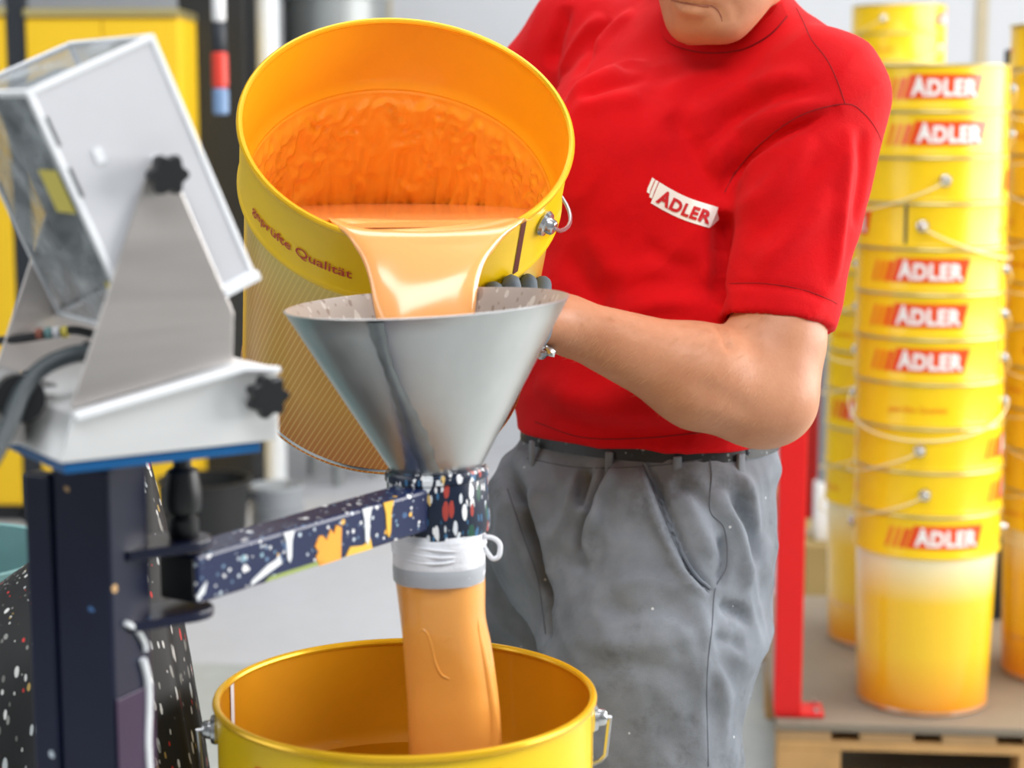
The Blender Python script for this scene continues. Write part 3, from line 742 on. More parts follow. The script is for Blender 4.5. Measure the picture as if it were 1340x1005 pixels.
secs = [(560, None, .075, 140, .0012, z0-.0008), (559, None, .045, 137, .003, z0-.002), (558, None, .018, 134, .004, z0-.0085), (557, None, .003, 130, .0045, z0-.0145), (557, 318, -.018, 108, .010, None), (556, 330, -.027, 92, .011, None), (555, 345, -.036, 80, .011, None),
        (555, 372, -.046, 71, .012, None), (556, 405, -.054, 66.5, .013, None), (557, 440, -.060, 60, .014, None), (559, 490, -.068, 46, .015, None), (564, 545, -.076, 28, .013, None), (570, 590, -.080, 18, .010, None)]
ctr = []
for px, py, dw, hw, th, zz in secs:
    w = wl+dw
    if py is None:
        c = at(px, 300, w); yy = lip.y+dw*1.0; c = Vector(((px-670)/FPX*w, yy, zz))
    else: c = at(px, py, w)
    ctr.append((c, hw/FPX*w, th))
def densify(ct, k=4):
    A = np.array([[*c, h, t] for c, h, t in ct]); out = []
    P = np.vstack([2*A[0]-A[1], A, 2*A[-1]-A[-2]])
    for i in range(1, len(P)-2):
        for j in range(k):
            t = j/k; a, b, c, d = P[i-1:i+3]; out.append(.5*((2*b)+(-a+c)*t+(2*a-5*b+4*c-d)*t*t+(-a+3*b-3*c+d)*t**3))
    out.append(P[-2]); return np.array(out)
D = densify(ctr); rings = []
for i in range(len(D)):
    t = Vector(D[min(i+1, len(D)-1), :3]-D[max(i-1, 0), :3]); t.x = 0; t.normalize(); N = Vector((1, 0, 0)).cross(t)
    ring = []
    for k in range(40):
        a = 2*PI*k/40; ca, sa = math.cos(a), math.sin(a)
        ux = D[i, 3]*math.copysign(abs(ca)**.8, ca); kk = np.interp(i/4, [0, 1, 2, 3, 4, 5, 6, 7], [0, .35, .8, 1, .8, .45, .18, 0])
        bow = upv*(Rr*(1-math.sqrt(max(.05, 1-(ux/Rr)**2)))*kk); q = Vector(D[i, :3])+Vector((ux, 0, 0))+bow
        if i < 12: q.z = min(q.z, z0+.0005+.0015*i/12)
        ring.append(q+N*D[i, 4]*math.copysign(abs(sa)**.9, sa)*(1+.10*math.sin(3*a+.4*i)))
    rings.append(ring)
mb = MB(); mb.rings(rings); mk('stream', mb.v, mb.f, M['paint'], flow, world=True, sharp=60)

# ================================================================== funnel
fr_, fb_ = at(560, 397, 1.575), at(571, 609, 1.575)
fax = (fr_-fb_).normalized(); fax = Vector((fax.x, 0, math.sqrt(1-fax.x**2))); FH = (fr_-fb_).length
FM = basis(fb_, fax, (1, 0, 0)); Rt = 183/FPX*1.575; Rn = .0402
fu = thing('funnel', 'dented stainless steel funnel held in the crusted collar of the arm', 'funnel', matrix=FM)
pr = [(.0372, -.062), (.0372, -.004), (Rn, 0)]+[(Rn+(Rt-Rn)*k/10, FH*k/10) for k in range(1, 11)]
co = MB().lathe(pr+[(Rt+.0012, FH+.0012), (Rt-.0005, FH+.0018)], 96); no = len(co.f)
ci = MB().lathe([(Rt-.0005, FH+.0018)]+[(Rn+(Rt-Rn)*k/10-.0018, FH*k/10+.0005) for k in range(10, 0, -1)]+[(Rn-.002, 0), (.0354, -.004), (.0354, -.062), (.0372, -.062)], 96); co.add(ci.v, ci.f)
mk('cone', co.v, co.f, [M['steel'], M['funnel_in']], fu, midx=[0]*no+[1]*(len(co.f)-no), sharp=30)
# overlapped weld running down the front
a0 = -PI/2-.30; rows = []
for k in range(25):
    t = k/24; r = Rn+(Rt-Rn)*t; wdt = (.0062+.0022*math.sin(t*7)+.0025*(1-t))/r; aa = a0-.10*(1-t)+.32*(1-t)**2; row = []
    for j, e in ((-1, .0002), (-.5, .0013), (0, .0018), (.5, .0014), (1, .0002)):
        a = aa+j*wdt*(1+.12*math.sin(k*2.1)); row.append(((r+e)*math.cos(a), (r+e)*math.sin(a), .001+(FH-.002)*t))
    rows.append(row)
V = [p for r in rows for p in r]; F = [(i*5+j, i*5+j+1, i*5+j+6, i*5+j+5) for i in range(24) for j in range(4)]
mk('weld_seam', V, F, M['weld'], fu)

# ================================================================== filling stand: post, swivel arm, collar
zA = 1.172
rcn = at(571, 649, 1.575); pv = at(238, 737, 1.315); pv.z = zA; rcn.z = zA
px_, py_ = at(133, 800, 1.28).x, at(133, 700, 1.28).y
st = thing('filling_stand', 'dark blue steel filling stand with paint-spattered swivel arm', 'stand', (px_, py_, 0))
Mp = Matrix.Translation((0, 0, 0)) @ Matrix.Rotation(math.radians(-24), 4, 'Z')
MB().box((-.0235, -.0235, .01), (.0235, .0235, 1.262), Mp, .003).build('post', M['blue_dark'], st, smooth=False)
MB().box((.0237, -.0225, .5), (.0252, .0225, 1.10), Mp, .0005).build('purple_side', M['purple'], st, smooth=False)  # purple strip laid over the right face of the post
MB().box((-.045, -.026, .95), (-.0238, -.012, 1.255), Mp, .002).build('edge_rib', M['blue_dark'], st, smooth=False)
MB().box((-.06, -.15, 0), (.45, .15, .0095), bev=.002).build('base_plate', M['blue_dark'], st, smooth=False)
r0 = Vector((rc.x-px_, rc.y-py_, LZ))
pl = MB().box((r0.x-.19, r0.y-.19, LZ-.022), (r0.x+.19, r0.y+.19, LZ-.0005), bev=.003); pl.box((-.02, .0, LZ-.07), (r0.x, .04, LZ-.0225)); pl.build('platform', M['blue_plain'], st, smooth=False)
MB().box((r0.x-.03, r0.y-.13, .01), (r0.x+.03, r0.y-.07, LZ-.0225)).build('platform_leg', M['blue_plain'], st, smooth=False)
loc = lambda v: Vector((v.x-px_, v.y-py_, v.z))
pvl, rl = loc(pv), loc(rcn)
dirv = (rl-pvl); La = dirv.length; dirv.normalize(); side = Vector((0, 0, 1)).cross(dirv)
AM = frame(dirv, side, Vector((0, 0, 1)), pvl)
HT = .0178
arm = MB().box((-.004, -HT, -HT), (La-.036, HT, HT), AM, .0028).build('arm', M['blue'], st, smooth=False)
MB().box((-.0058, -HT+.002, -HT+.002), (-.0042, HT-.002, HT-.002), AM).build('end_cap', M['black'], arm, smooth=False)
CMx = basis(loc(fb_)-fax*.0006, fax, (1, 0, 0))
cl = MB().lathe([(.0382, 0), (.0425, -.001), (.0436, -.004), (.0432, -.030), (.0438, -.050), (.0428, -.0565), (.0382, -.057), (.0382, 0)], 64, CMx).build('collar', M['ringpaint'], st)
MB().lathe([(.0436, -.003), (.0449, -.004), (.0449, -.0085), (.0436, -.0095)], 64, CMx).build('collar_lip', M['ringpaint'], cl)
# swivel ears on the post and the clamping handle
for z, nm in ((zA+HT+.0042, 'swivel_ear'), (zA-HT-.0112, 'swivel_ear')):
    d0 = Vector((pvl.x, pvl.y, 0)); L = d0.length; d0.normalize(); sd = Vector((-d0.y, d0.x, 0))
    poly = [(0.01, -.024), (L, -.022)]+[(L+.022*math.sin(a), -.022*math.cos(a)) for a in np.linspace(.2, PI-.2, 9)]+[(L, .022), (0.01, .024)]
    MB().prism(poly, .007, frame(d0, sd, Vector((0, 0, 1)), (0, 0, z)), .0012).build(nm, M['blue_dark'], st, smooth=False)
hz = zA+HT+.0115; Hm = Matrix.Translation((pvl.x+.002, pvl.y, hz))
MB().lathe([(.001, 0), (.010, 0), (.011, .003), (.011, .013), (.0085, .016), (.0125, .019), (.0135, .024), (.0135, .034), (.011, .048), (.0065, .051), (.0065, .058), (.001, .058)], 22, Hm).build('clamp_handle', M['black'], st)
# dried drips on the arm's face (its own frame: x along, -y the visible face)
def blob(x, z, pts, mat, nm='paint_drip', th=.0009):
    poly = [(x+a, z+b) for a, b in pts]
    Mf = frame(dirv, Vector((0, 0, 1)), -side, pvl-side*HT*1.0)
    MB().prism(poly, th, Mf).build(nm, mat, arm, smooth=False)
def drip_shape(w, top, h):
    return [(-w*1.5, top), (w*1.5, top), (w*.8, top-h*.3), (w*.55, top-h*.85), (0, top-h), (-w*.55, top-h*.85), (-w*.8, top-h*.3)]
fx = lambda px: (min(max((px-252)/(508-252), 0), 1.05))
def along(px):       # position along the arm of the point seen at that bearing
    lo_, hi_ = 0, La
    for _ in range(40):
        m = (lo_+hi_)/2; q = pv+dirv*m-side*HT; w = q.y*math.cos(PITCH)-(q.z-CH)*math.sin(PITCH)
        if 670+FPX*q.x/w < px: lo_ = m
        else: hi_ = m
    return lo_
blob(along(378), 0, drip_shape(.0042, .0165, .024), M['drip_white']); blob(along(480), 0, drip_shape(.0042, .0176, .031), M['drip_white'])
blob(along(508), 0, drip_shape(.0046, .0176, .030), M['drip_yellow']); blob(along(345), -.008, [(-.016, -.008), (.02, .002), (.018, .007), (.004, .004), (-.014, -.004)], M['drip_white'])
blob(along(262), -.008, [(-.004, -.007), (.004, 0), (.006, .006), (.001, .003), (-.005, -.003)], M['drip_white'])
blob(along(430), 0, [(-.017, -.001), (-.013, -.006), (-.016, -.009), (-.013, -.0172), (.014, -.0172), (.0155, .008), (.009, .011), (.006, .004), (.002, .009), (-.003, .001), (-.008, .006), (-.012, .006)], M['drip_orange'])
blob(along(385), -.0145, [(-.035, -.002), (.03, -.002), (.035, .001), (-.03, .001)], M['drip_green']); blob(along(470), -.012, [(-.018, -.0045), (.016, -.005), (.014, .003), (.004, .0), (-.012, .002)], M['drip_yellow'])
wob = [at(x, y, 1.249) for x, y in smooth_px([(154, 826), (170, 842), (180, 862), (182, 876)])]
wob2 = [at(x, y, 1.249) for x, y in smooth_px([(176, 886), (181, 920), (178, 960), (172, 1005), (170, 1060)])]
for w_, r_ in ((wob, .0022), (wob2, .003)):
    Q = [Mp.inverted() @ loc(p) for p in w_]; MB().tube([Mp @ Vector((q.x, -.0238, q.z)) if q.x < .0235 else Mp @ Vector((.0254, max(min(-.0235+(q.x-.0235)*1.5, .02), -.0235), q.z)) for q in Q], r_, 8).build('paint_run', M['drip_white'], st)

# ================================================================== filter bag
bw = 1.575
bs = [(573.5, 692, 59, .0385), (574, 705, 60, .040), (574, 730, 60.5, .040), (574, 760, 59.5, .0388)]
bo = [(575, 758, 59, .0378), (576, 780, 58, .036), (578, 815, 57, .034), (583, 850, 58, .033), (588, 900, 60, .032), (592, 950, 62, .032), (594, 1010, 62, .031), (594, 1090, 60, .026), (594, 1130, 52, .012)]
fbag = thing('filter_bag', 'filter bag swollen with orange paint tied under the funnel collar', 'filter bag', (at(594, 1130, bw).x, rcn.y, at(594, 1130, bw).z))
def bag_part(name, secs, mat, rip, cap):
    A = densify([(at(px, py, bw), hw/FPX*bw, th) for px, py, hw, th in secs], 5); R = []
    for i in range(len(A)):
        ring = []
        for k in range(56):
            a = 2*PI*k/56; ca, sa = math.cos(a), math.sin(a); e = 1+rip(i/len(A), a)
            ring.append(Vector((A[i, 0]+A[i, 3]*math.copysign(abs(ca)**.85, ca)*e, rcn.y+A[i, 4]*math.copysign(abs(sa)**.85, sa)*e, A[i, 2])))
        R.append(ring)
    m = MB(); m.rings(R, cap=cap); return m.build(name, mat, fbag, world=True, sharp=60)
wh = bag_part('white_top', bs, M['bag_white'], lambda t, a: .018*math.sin(a*9+t*4)*math.sin(t*9)+.012*math.sin(t*40), False)
bag_part('paint_filled_tube', bo, M['bag_paint'], lambda t, a: .018*math.sin(a*5+t*3)+.008*math.sin(t*18+a*2), True)
gb = [(574, 737, 60.8, .0402), (574, 745, 61.2, .0405), (574, 759, 60.4, .0398)]
bag_part('wet_band', gb, M['bag_grey'], lambda t, a: .004*math.sin(a*7), False)
for y_, n_ in ((708, 0), (716, 1), (724, 2)):
    c = at(574, y_, bw); MB().tube([Vector((c.x+.0405*math.cos(a), rcn.y+.0408*math.sin(a), c.z+.003*math.sin(a*2+n_)+.0018*math.cos(a+n_))) for a in np.linspace(0, 2*PI, 40)[:-1]], .0011, 6, closed=True).build('tie_string', M['bag_white'], fbag, world=True)
lo_p = smooth_px([(632, 702), (645, 704), (654, 712), (653, 727), (645, 731), (637, 722), (632, 712)])
MB().tube([at(x, y, bw-.005) for x, y in lo_p], .0021, 8).build('tie_loop', M['bag_white'], fbag, world=True)
def surf(px, py):
    A = np.array([(p, q, t) for _, p, q, t in bo]); c = np.interp(py, A[:, 0], [s[0] for s in bo]); h = np.interp(py, A[:, 0], A[:, 1]); th = np.interp(py, A[:, 0], A[:, 2])
    u = max(-1, min(1, (px-c)/h)); q = at(px, py, bw); return Vector((q.x, rcn.y-th*math.sqrt(max(0, 1-abs(u)**2.35))**.85*1.0+.0008, q.z))
for pts in ([(546, 826), (553, 818), (560, 822), (566, 840), (570, 860), (578, 878), (588, 884)], [(583, 832), (590, 826), (598, 830)], [(538, 880), (541, 900), (539, 925)]):
    MB().tube([surf(*p) for p in smooth_px(pts)], .0011, 8).build('crease', M['bag_paint'], fbag, world=True)
pleat = [[surf(634, 820), surf(634, 825)], ]
PR = []
for y_, w_ in ((800, 1), (830, 4), (870, 7), (910, 9), (950, 10), (975, 10), (1000, 8)):
    c = np.interp(y_, [s[1] for s in bo], [s[0]+s[2] for s in bo]); q = at(c-10, y_, bw); q.y = rcn.y-.015; PR.append([q+Vector((w_/FPX*bw*math.cos(a), .006*math.sin(a), 0)) for a in np.linspace(0, 2*PI, 13)[:-1]])
mb = MB(); mb.rings(PR); mb.build('pleat', M['bag_paint'], fbag, world=True)

# ================================================================== scale display on the stand
DV, WV, ZV = Vector((.83, .5578, 0)), Vector((-.5578, .83, 0)), Vector((0, 0, 1))
Q = at(80, 610, 1.17)
Q.z = 1.2795
sd_ = thing('scale_display', 'weighing display in grimy clear cover on a stainless console', 'scale', matrix=frame(DV, WV, ZV, Q))
FW = frame((1, 0, 0), (0, 0, 1), (0, -1, 0), (0, 0, 0))                      # 2D (along, up) -> thickness toward the viewer
def plate(poly, w0, w1, bev=0): return MB().prism(poly, w1-w0, frame((1, 0, 0), (0, 0, 1), (0, -1, 0), (0, w1, 0)), bev)
con = [(0, 0), (.155, 0), (.155, .050), (.128, .0535), (.010, .031)]
plate(con, .001, .17, .0015).build('console', M['steel_bright'], sd_, smooth=False)
MB().box((.003, .003, -.0075), (.142, .16, -.0005), bev=.001).build('mounting_plate', M['blue_plain'], sd_, smooth=False)
lipp = [(.008, .0325), (.128, .0548), (.155, .0512), (.155, .0470), (.128, .0498), (.010, .0275)]
plate(lipp, -.0045, .0005, .001).build('console_lip', M['edge'], sd_, smooth=False)
tri = [(.012, .033), (.127, .056), (.1285, .088), (.0905, .176), (.086, .188), (.0785, .193), (.071, .188), (.0665, .176)]
br = plate(tri, .012, .0145, .0006).build('bracket', M['steel_plate'], sd_, smooth=False); br.name = 'bracket'
plate(tri, .172-.004, .1705, .0006).build('bracket', M['steel_plate'], sd_, smooth=False)
def knob(name, s, z, w, r, h, lobes, sgn=-1):
    b = MB(); Mk = frame((1, 0, 0), (0, 0, 1), (0, -1, 0), (s, w, z)); R = []
    for rr, hh in ((.35, 0), (.4, h*.3), (.95, h*.35), (1, h*.45), (1, h*.85), (.9, h), (.02, h)):
        R.append([Mk @ Vector((r*rr*(1+.14*math.cos(lobes*a))*math.cos(a), r*rr*(1+.14*math.cos(lobes*a))*math.sin(a), hh)) for a in np.linspace(0, 2*PI, 49)[:-1]])
    b.rings(R); return b.build(name, M['black'], sd_)
knob('clamp_knob', .0785, .182, .0115, .0125, .016, 6); knob('clamp_knob', .141, .033, .0005, .0135, .017, 7)
# the tilted housing: frame e1 along its depth, e2 along its height
kz = (.0785, .182); ta = math.radians(23.5); e1, e2 = (math.cos(ta), math.sin(ta)), (math.sin(ta), -math.cos(ta))
def hp(a, b):      # housing coords -> console plane; origin is corner A
    return (kz[0]-.087+a*e1[0]+b*e2[0], kz[1]+.053+a*e1[1]+b*e2[1])
HM = frame((e1[0], 0, e1[1]), (0, 1, 0), (-e2[0], 0, -e2[1]), (hp(0, 0)[0], .016, hp(0, 0)[1]))      # x depth, y width, z up along the housing
DD, HH, WW = .0945, .174, .150
def hb(name, lo, hi, mat, parent, bev=0): return MB().box(lo, hi, HM, bev).build(name, mat, parent, smooth=False)
hs = hb('instrument', (.020, .012, -HH+.02), (.075, WW-.012, -.012), M['innards'], sd_, .003)
hb('screen', (.0180, .03, -.11), (.0198, WW-.03, -.04), M['slate'], hs)
hb('side_panel', (.004, .0012, -HH+.004), (DD-.004, .0035, -.004), M['panel'], sd_)
for a, b in ((.024, -.055), (.058, -.075)): hb('white_mark', (a, .0002, b-.006), (a+.006, .0011, b+.004), M['edge'], sd_)  # two small white marks on the side panel
for a, b in ((.0, -.02), (.0, -.055)): hb('edge_slot', (.0035, .0003, b-.02), (.0065, .0011, b), M['slate'], sd_)
e = .0042
for y in (0, WW-e):
    for x in (0, DD-e): hb('cover_edge', (x, y, -HH), (x+e, y+e, 0), M['edge'], sd_, .001)
    for z in (-HH, -e): hb('cover_edge', (e, y, z), (DD-e, y+e, z+e), M['edge'], sd_, .001)
for x in (0, DD-e):
    for z in (-HH, -e): hb('cover_edge', (x, e, z), (x+e, WW-e, z+e), M['edge'], sd_, .001)
hb('cover_pane', (.001, e, -HH+e), (.0022, WW-e, -e), M['cover'], sd_); hb('cover_pane', (e, e, -.0022), (DD-e, WW-e, -.001), M['cover'], sd_)
hb('cover_pane', (DD-.0022, e, -HH+e), (DD-.001, WW-e, -e), M['cover'], sd_)
hb('sticker', (.0002, .012, -.085), (.0009, .045, -.055), M['sticker'], sd_); hb('sticker', (.0002, .005, -.150), (.0009, .016, -.135), M['sticker'], sd_)
hb('foot_bar', (DD-.03, -.004, -HH-.004), (DD+.001, .0, -HH+.003), M['edge'], sd_, .001)
# lower box on the console's front and the cables
fb2 = MB().box((-.034, .06, .004), (-.001, .168, .040), bev=.002).build('junction_box', M['steel_plate'], sd_, smooth=False)
MB().box((-.032, .055, .0405), (.02, .17, .043), bev=.0008).build('junction_lid', M['steel'], sd_, smooth=False)
cbl = thing('instrument_cable', 'thick grey cable looping from the console past the left edge', 'cable', at(122, 463, 1.225))
MB().tube([at(x, y, w) for (x, y), w in zip(smooth_px([(126, 462), (95, 464), (55, 482), (28, 515), (12, 555), (-10, 600), (-40, 640)], 5), np.linspace(1.225, 1.14, 31))], .0058, 12).build('sheath', M['cable'], cbl, world=True)
MB().cyl(at(128, 461, 1.226), at(112, 463, 1.222), .0085).build('gland', M['black'], cbl, world=True)
cb2 = thing('connector_lead', 'black lead with coloured marker rings beneath the clear cover', 'cable', at(60, 436, 1.30))
ln = [at(x, y, 1.315) for x, y in smooth_px([(125, 438), (95, 432), (60, 438), (20, 444), (-40, 448)])]
MB().tube(ln, .0032, 10).build('sheath', M['black'], cb2, world=True)
for x_, m_ in ((48, 'lip'), (60, 'teal'), (70, 'bag_white'), (81, 'sticker')):
    a, b = at(x_, 437.5-(x_-48)*.08, 1.315), at(x_+8, 437-(x_-40)*.08, 1.315); MB().cyl(a, b, .0042).build('marker_ring', M[m_], cb2, world=True)
dial = MB().cyl(at(27, 522, 1.185), at(22, 520, 1.21), .016).build('side_knob', M['black'], sd_, world=True)

# ================================================================== spattered black sheet and the teal bin
tw = 1.66
prof = [(600, 176, 196), (625, 150, 202), (655, 118, 210), (690, 88, 218), (724, 58, 224), (760, 4, 229), (810, -62, 236), (870, -92, 246), (948, -110, 258), (1010, -120, 268), (1300, -160, 300)]
R = []
fl = None
for i, (y_, xl, xr) in enumerate(prof):
    q = at((xl+xr)/2, y_, tw); r = (xr-xl)/2/FPX*tw
    R.append((q.z, q.x, q.y, r))
zf = R[-1][0]; R.append((.0, R[-1][1], R[-1][2], R[-1][3]*1.05))
zz = np.linspace(R[0][0], .002, 46); A = np.array(R)[::-1]; rings = []
for z in zz:
    cx, cy, r = [np.interp(z, A[:, 0], A[:, j]) for j in (1, 2, 3)]
    k = min(1, (R[0][0]-z)/.3); rings.append([Vector((cx+r*(1+.035*k*math.sin(9*a+1.5*math.sin(z*6))+.02*k*math.sin(17*a+z*8))*math.cos(a), cy+.9*r*(1+.035*k*math.sin(9*a+1.2)+.02*k*math.sin(17*a))*math.sin(a), z)) for a in np.linspace(0, 2*PI, 97)[:-1]])
tarp = thing('plastic_sheet', 'black plastic sheet covered in paint spatters, draped behind the blue post', 'sheet', (R[-1][1], R[-1][2], 0))
mb = MB(); mb.rings(rings); mb.build('drape', M['tarp'], tarp, world=True)
tq = at(-40, 735, 2.35)
tb_ = thing('waste_bin', 'teal round bin at the left edge behind the black sheet', 'bin', (tq.x-.08, tq.y+.05, 0)); hb_ = tq.z
MB().lathe([(.001, .01), (.14, .01), (.145, 0), (.178, hb_-.02), (.186, hb_-.015), (.186, hb_), (.174, hb_), (.14, .02), (.001, .02)], 40).build('tub', M['teal'], tb_)
# ================================================================== the worker
def wrow(px, py, w, a, b, yaw): q = at(px, py, w); return (q.z, q.x, q.y, a, b, -math.radians(yaw))
LS, RS = at(1072, 128, 2.13), at(772, 52, 2.40)                    # shoulder joints
LE, LW = at(1006, 520, 2.06), at(738, 424, 1.985)                  # left elbow, wrist
RE, RW = at(640, 215, 2.50), at(600, 300, 2.30)
fl_, fr2 = at(862, 1010, 2.14), at(664, 1010, 2.47)
fl_.z = 0; fr2.z = 0
per = thing('person', 'worker in red t-shirt and grey work trousers pouring paint from a pail', 'person', ((fl_.x+fr2.x)/2, (fl_.y+fr2.y)/2, 0))
zh = 1.113                                                         # hem of the shirt
# ---- shirt
f = Field((-.06, 1.85, 1.08), (.52, 2.66, 1.70), .0044)
tor = f.loft([wrow(850, 600, 2.262, .168, .131, 34), wrow(848, 575, 2.26, .168, .131, 34), wrow(846, 510, 2.25, .168, .134, 34), wrow(850, 400, 2.25, .168, .130, 33), wrow(862, 300, 2.25, .172, .126, 32), wrow(884, 200, 2.25, .180, .122, 30),
              wrow(902, 130, 2.25, .180, .112, 29), wrow(918, 75, 2.245, .150, .092, 29), wrow(935, 35, 2.235, .098, .076, 28), wrow(945, 5, 2.23, .066, .066, 28)])
nk = at(945, 25, 2.235)
S = smin(tor, f.cone(nk+Vector((.03, -.0, -.03)), LS, .062, .070), .06)
S = smin(S, f.cone(nk+Vector((-.03, .03, -.02)), RS, .060, .072), .06)
LH, RH = at(1013, 425, 2.085), at(672, 165, 2.47)                  # sleeve ends
sl = np.maximum(f.cone(LS, at(1012, 450, 2.08), .082, .0645), f.half(LH, LH-LS+Vector((.02, 0, -.02))))
S = smin(S, sl, .011)
sr = np.maximum(f.cone(RS, at(655, 185, 2.48), .080, .070), f.half(RH, RH-RS))
S = smin(S, sr, .03)
S = smin(S, f.ell(at(800, 200, 2.16), (.08, .06, .09)), .06)       # chest
S = np.maximum(S, zh-f.Z)
S = np.maximum(S, -f.cone(at(1012, 405, 2.084), at(1006, 470, 2.075), .050, .0575))       # open sleeve
S = np.maximum(S, -f.cone(at(944, 30, 2.22), at(938, -60, 2.20), .052, .062))             # open neck
V, F = f.mesh(S); V = relax(V, F, 2)
shirt_folds = [
    # right shoulder, folds running in from the armpit
    ([(742, 128), (775, 108), (812, 92), (850, 84)], .006, .011), ([(748, 142), (790, 132), (840, 126)], .004, .012), ([(735, 110), (757, 60), (790, 20)], .007, .012), ([(722, 88), (728, 50), (742, 8)], -.008, .010), ([(775, 70), (800, 40), (830, 15)], .004, .012),
    ([(760, 128), (800, 112), (850, 100)], -.004, .008), ([(756, 100), (775, 60), (800, 25)], -.005, .009),
    # chest, drawn to the left armpit
    ([(862, 125), (905, 104), (950, 96)], .003, .012), ([(900, 170), (950, 130), (1010, 105), (1060, 100)], .005, .013), ([(915, 205), (955, 160), (1010, 128), (1075, 115)], -.005, .010), ([(925, 225), (960, 180), (1020, 148), (1090, 134)], .005, .011),
    ([(900, 130), (930, 170), (945, 230)], .004, .014), ([(880, 150), (912, 205), (938, 262)], -.004, .012), ([(945, 262), (962, 222), (990, 190), (1040, 166), (1100, 140)], -.010, .008), 
    ([(948, 276), (944, 315), (943, 370), (945, 402)], -.016, .009), ([(925, 262), (915, 310), (922, 380)], .004, .016),
    # belly
    ([(760, 390), (820, 372), (900, 372), (938, 384)], -.004, .014), ([(780, 420), (850, 398), (930, 396)], .004, .014), ([(700, 500), (760, 525), (840, 540), (930, 535)], .004, .018), ([(720, 545), (790, 562), (880, 566), (960, 555)], -.004, .012), ([(770, 300), (800, 350), (830, 372)], .004, .018), ([(840, 320), (880, 345), (925, 352)], -.004, .012), ([(740, 330), (770, 380), (800, 420)], -.003, .014),
    # left sleeve
    ([(1112, 165), (1106, 230), (1098, 300), (1090, 372)], .005, .009), ([(1128, 170), (1130, 230), (1118, 300)], -.004, .010), ([(1060, 175), (1020, 230), (965, 280)], .004, .014), ([(1085, 190), (1040, 260), (975, 325)], -.004, .013), ([(1090, 250), (1040, 310), (985, 350)], .0035, .013), ([(950, 370), (1000, 374), (1050, 380), (1088, 396)], -.002, .004)]
V = wrinkle(V, F, Matrix.Rotation(.7, 3, 'Y'), (9, 9, 22), .0036, 3.1); V = folds(V, F, shirt_folds); V = relax(V, F, 1, .4)
shirt = mk('shirt', V, F, M['shirt'], per, world=True)
ST = bvh(V, F)
def seam(name, t, pts, r, mat, parent, off=0.0, dark=None):
    H = polyline(t, smooth_px(pts), 5, off)
    if len(H) > 2: return MB().tube(H, r, 6).build(name, mat, parent, world=True)
seam('shoulder_seam', ST, [(1042, 10), (1052, 30), (1062, 52), (1082, 78), (1095, 105), (1106, 136)], .0007, M['stitch_red'], shirt)
seam('armhole_seam', ST, [(948, 252), (965, 222), (1000, 184), (1050, 150), (1106, 136), (1130, 148), (1148, 172), (1158, 200)], .0007, M['stitch_red'], shirt)
seam('sleeve_hem', ST, [(955, 371), (1000, 371), (1050, 379), (1085, 392), (1096, 398)], .0005, M['stitch_red'], shirt)
seam('hem_stitch', ST, [(700, 552), (760, 572), (830, 574), (900, 568), (960, 560)], .0007, M['stitch_red'], shirt)
# collar band
cz = [(865, 18), (866, 40), (876, 56), (905, 67), (940, 70), (975, 64), (1008, 46), (1030, 22)]
cin = [(868, 5), (871, 26), (882, 40), (905, 50), (940, 52), (972, 45), (1000, 30), (1022, 6)]
A_, B_ = smooth_px(cz, 5), smooth_px(cin, 5); vv = []; 
for a, b in zip(A_, B_):
    for k in range(4):
        t = k/3; h = hit(ST, a[0]+(b[0]-a[0])*t, a[1]+(b[1]-a[1])*t, .0026)
        vv.append(h)
# bridge the places the neck opening leaves free
last = at(900, 60, 2.1)
for i, h in enumerate(vv):
    if h is None or (h-last).length > .12: vv[i] = None
    else: last = h
ff = [(i*4+k, i*4+k+1, i*4+k+5, i*4+k+4) for i in range(len(A_)-1) for k in range(3) if all(vv[j] is not None for j in (i*4+k, i*4+k+1, i*4+k+5, i*4+k+4))]
mk('collar', [v if v is not None else Vector((nk.x, nk.y, nk.z)) for v in vv], ff, M['shirt_dark'], shirt, world=True)
seam('collar_stitch', ST, cz, .0007, M['stitch_red'], shirt, .001)
# chest logo, printed on the cloth
def print_on(name, V2, F2, mat, parent, fn, off):
    vs = [hit(ST, *fn(x, y), off) for x, y in V2]
    ok = [v is not None for v in vs]; fs = [q for q in F2 if all(ok[i] for i in q)]
    return mk(name, [v if v is not None else Vector((0, 2, 1)) for v in vs], fs, mat, parent, world=True, smooth=True)
def lg(x, y):     # logo space: x 0..1 along, y -.5..+.5 up; bends like the badge
    cx = 846+92*x+(0 if x > 1 else 0); cy = 245+ (41*x - 9*math.sin(PI*min(max(x, 0), 1))*-.6) - 4*(x-.5)**2*0
    ang = math.radians(30-10*x); return cx+math.sin(ang)*y*29*1.0, cy-math.cos(ang)*y*29
bot = [(.16+.84*.93*k/16, -.5) for k in range(17)]; top = [(.12+.84*k/16, .5) for k in range(17)]
V2 = np.array([p for k in range(17) for j in range(4) for p in [(bot[k][0]+(top[k][0]-bot[k][0])*j/3, -.5+j/3)]])
F2 = [(k*4+j, k*4+4+j, k*4+5+j, k*4+1+j) for k in range(16) for j in range(3)]
badge = print_on('badge', V2, F2, M['letter_white'], shirt, lg, .0012)
tipV = np.array([(.945, -.5), (1.02, .0), (.96, .5)]); print_on('badge_tip', tipV, [(0, 1, 2)], M['letter_white'], badge, lg, .0012)
for k in range(3):
    x0 = .115-.052*k; y0 = -.42+.12*k if k else -.5
    V2 = np.array([(x0+.02, y0), (x0+.060, y0), (x0-.01, .5), (x0+.03, .5), (x0+.005, 0), (x0+.045, 0)]); print_on('badge_slash', V2, [(0, 1, 5, 4), (4, 5, 3, 2)], M['letter_white'], badge, lg, .0012)
V2, F2 = text2d('ADLER', .045, space=1.12, width=.74, height=.58); big_initial(V2); V2[:, 0] += .545; V2[:, 1] -= .02
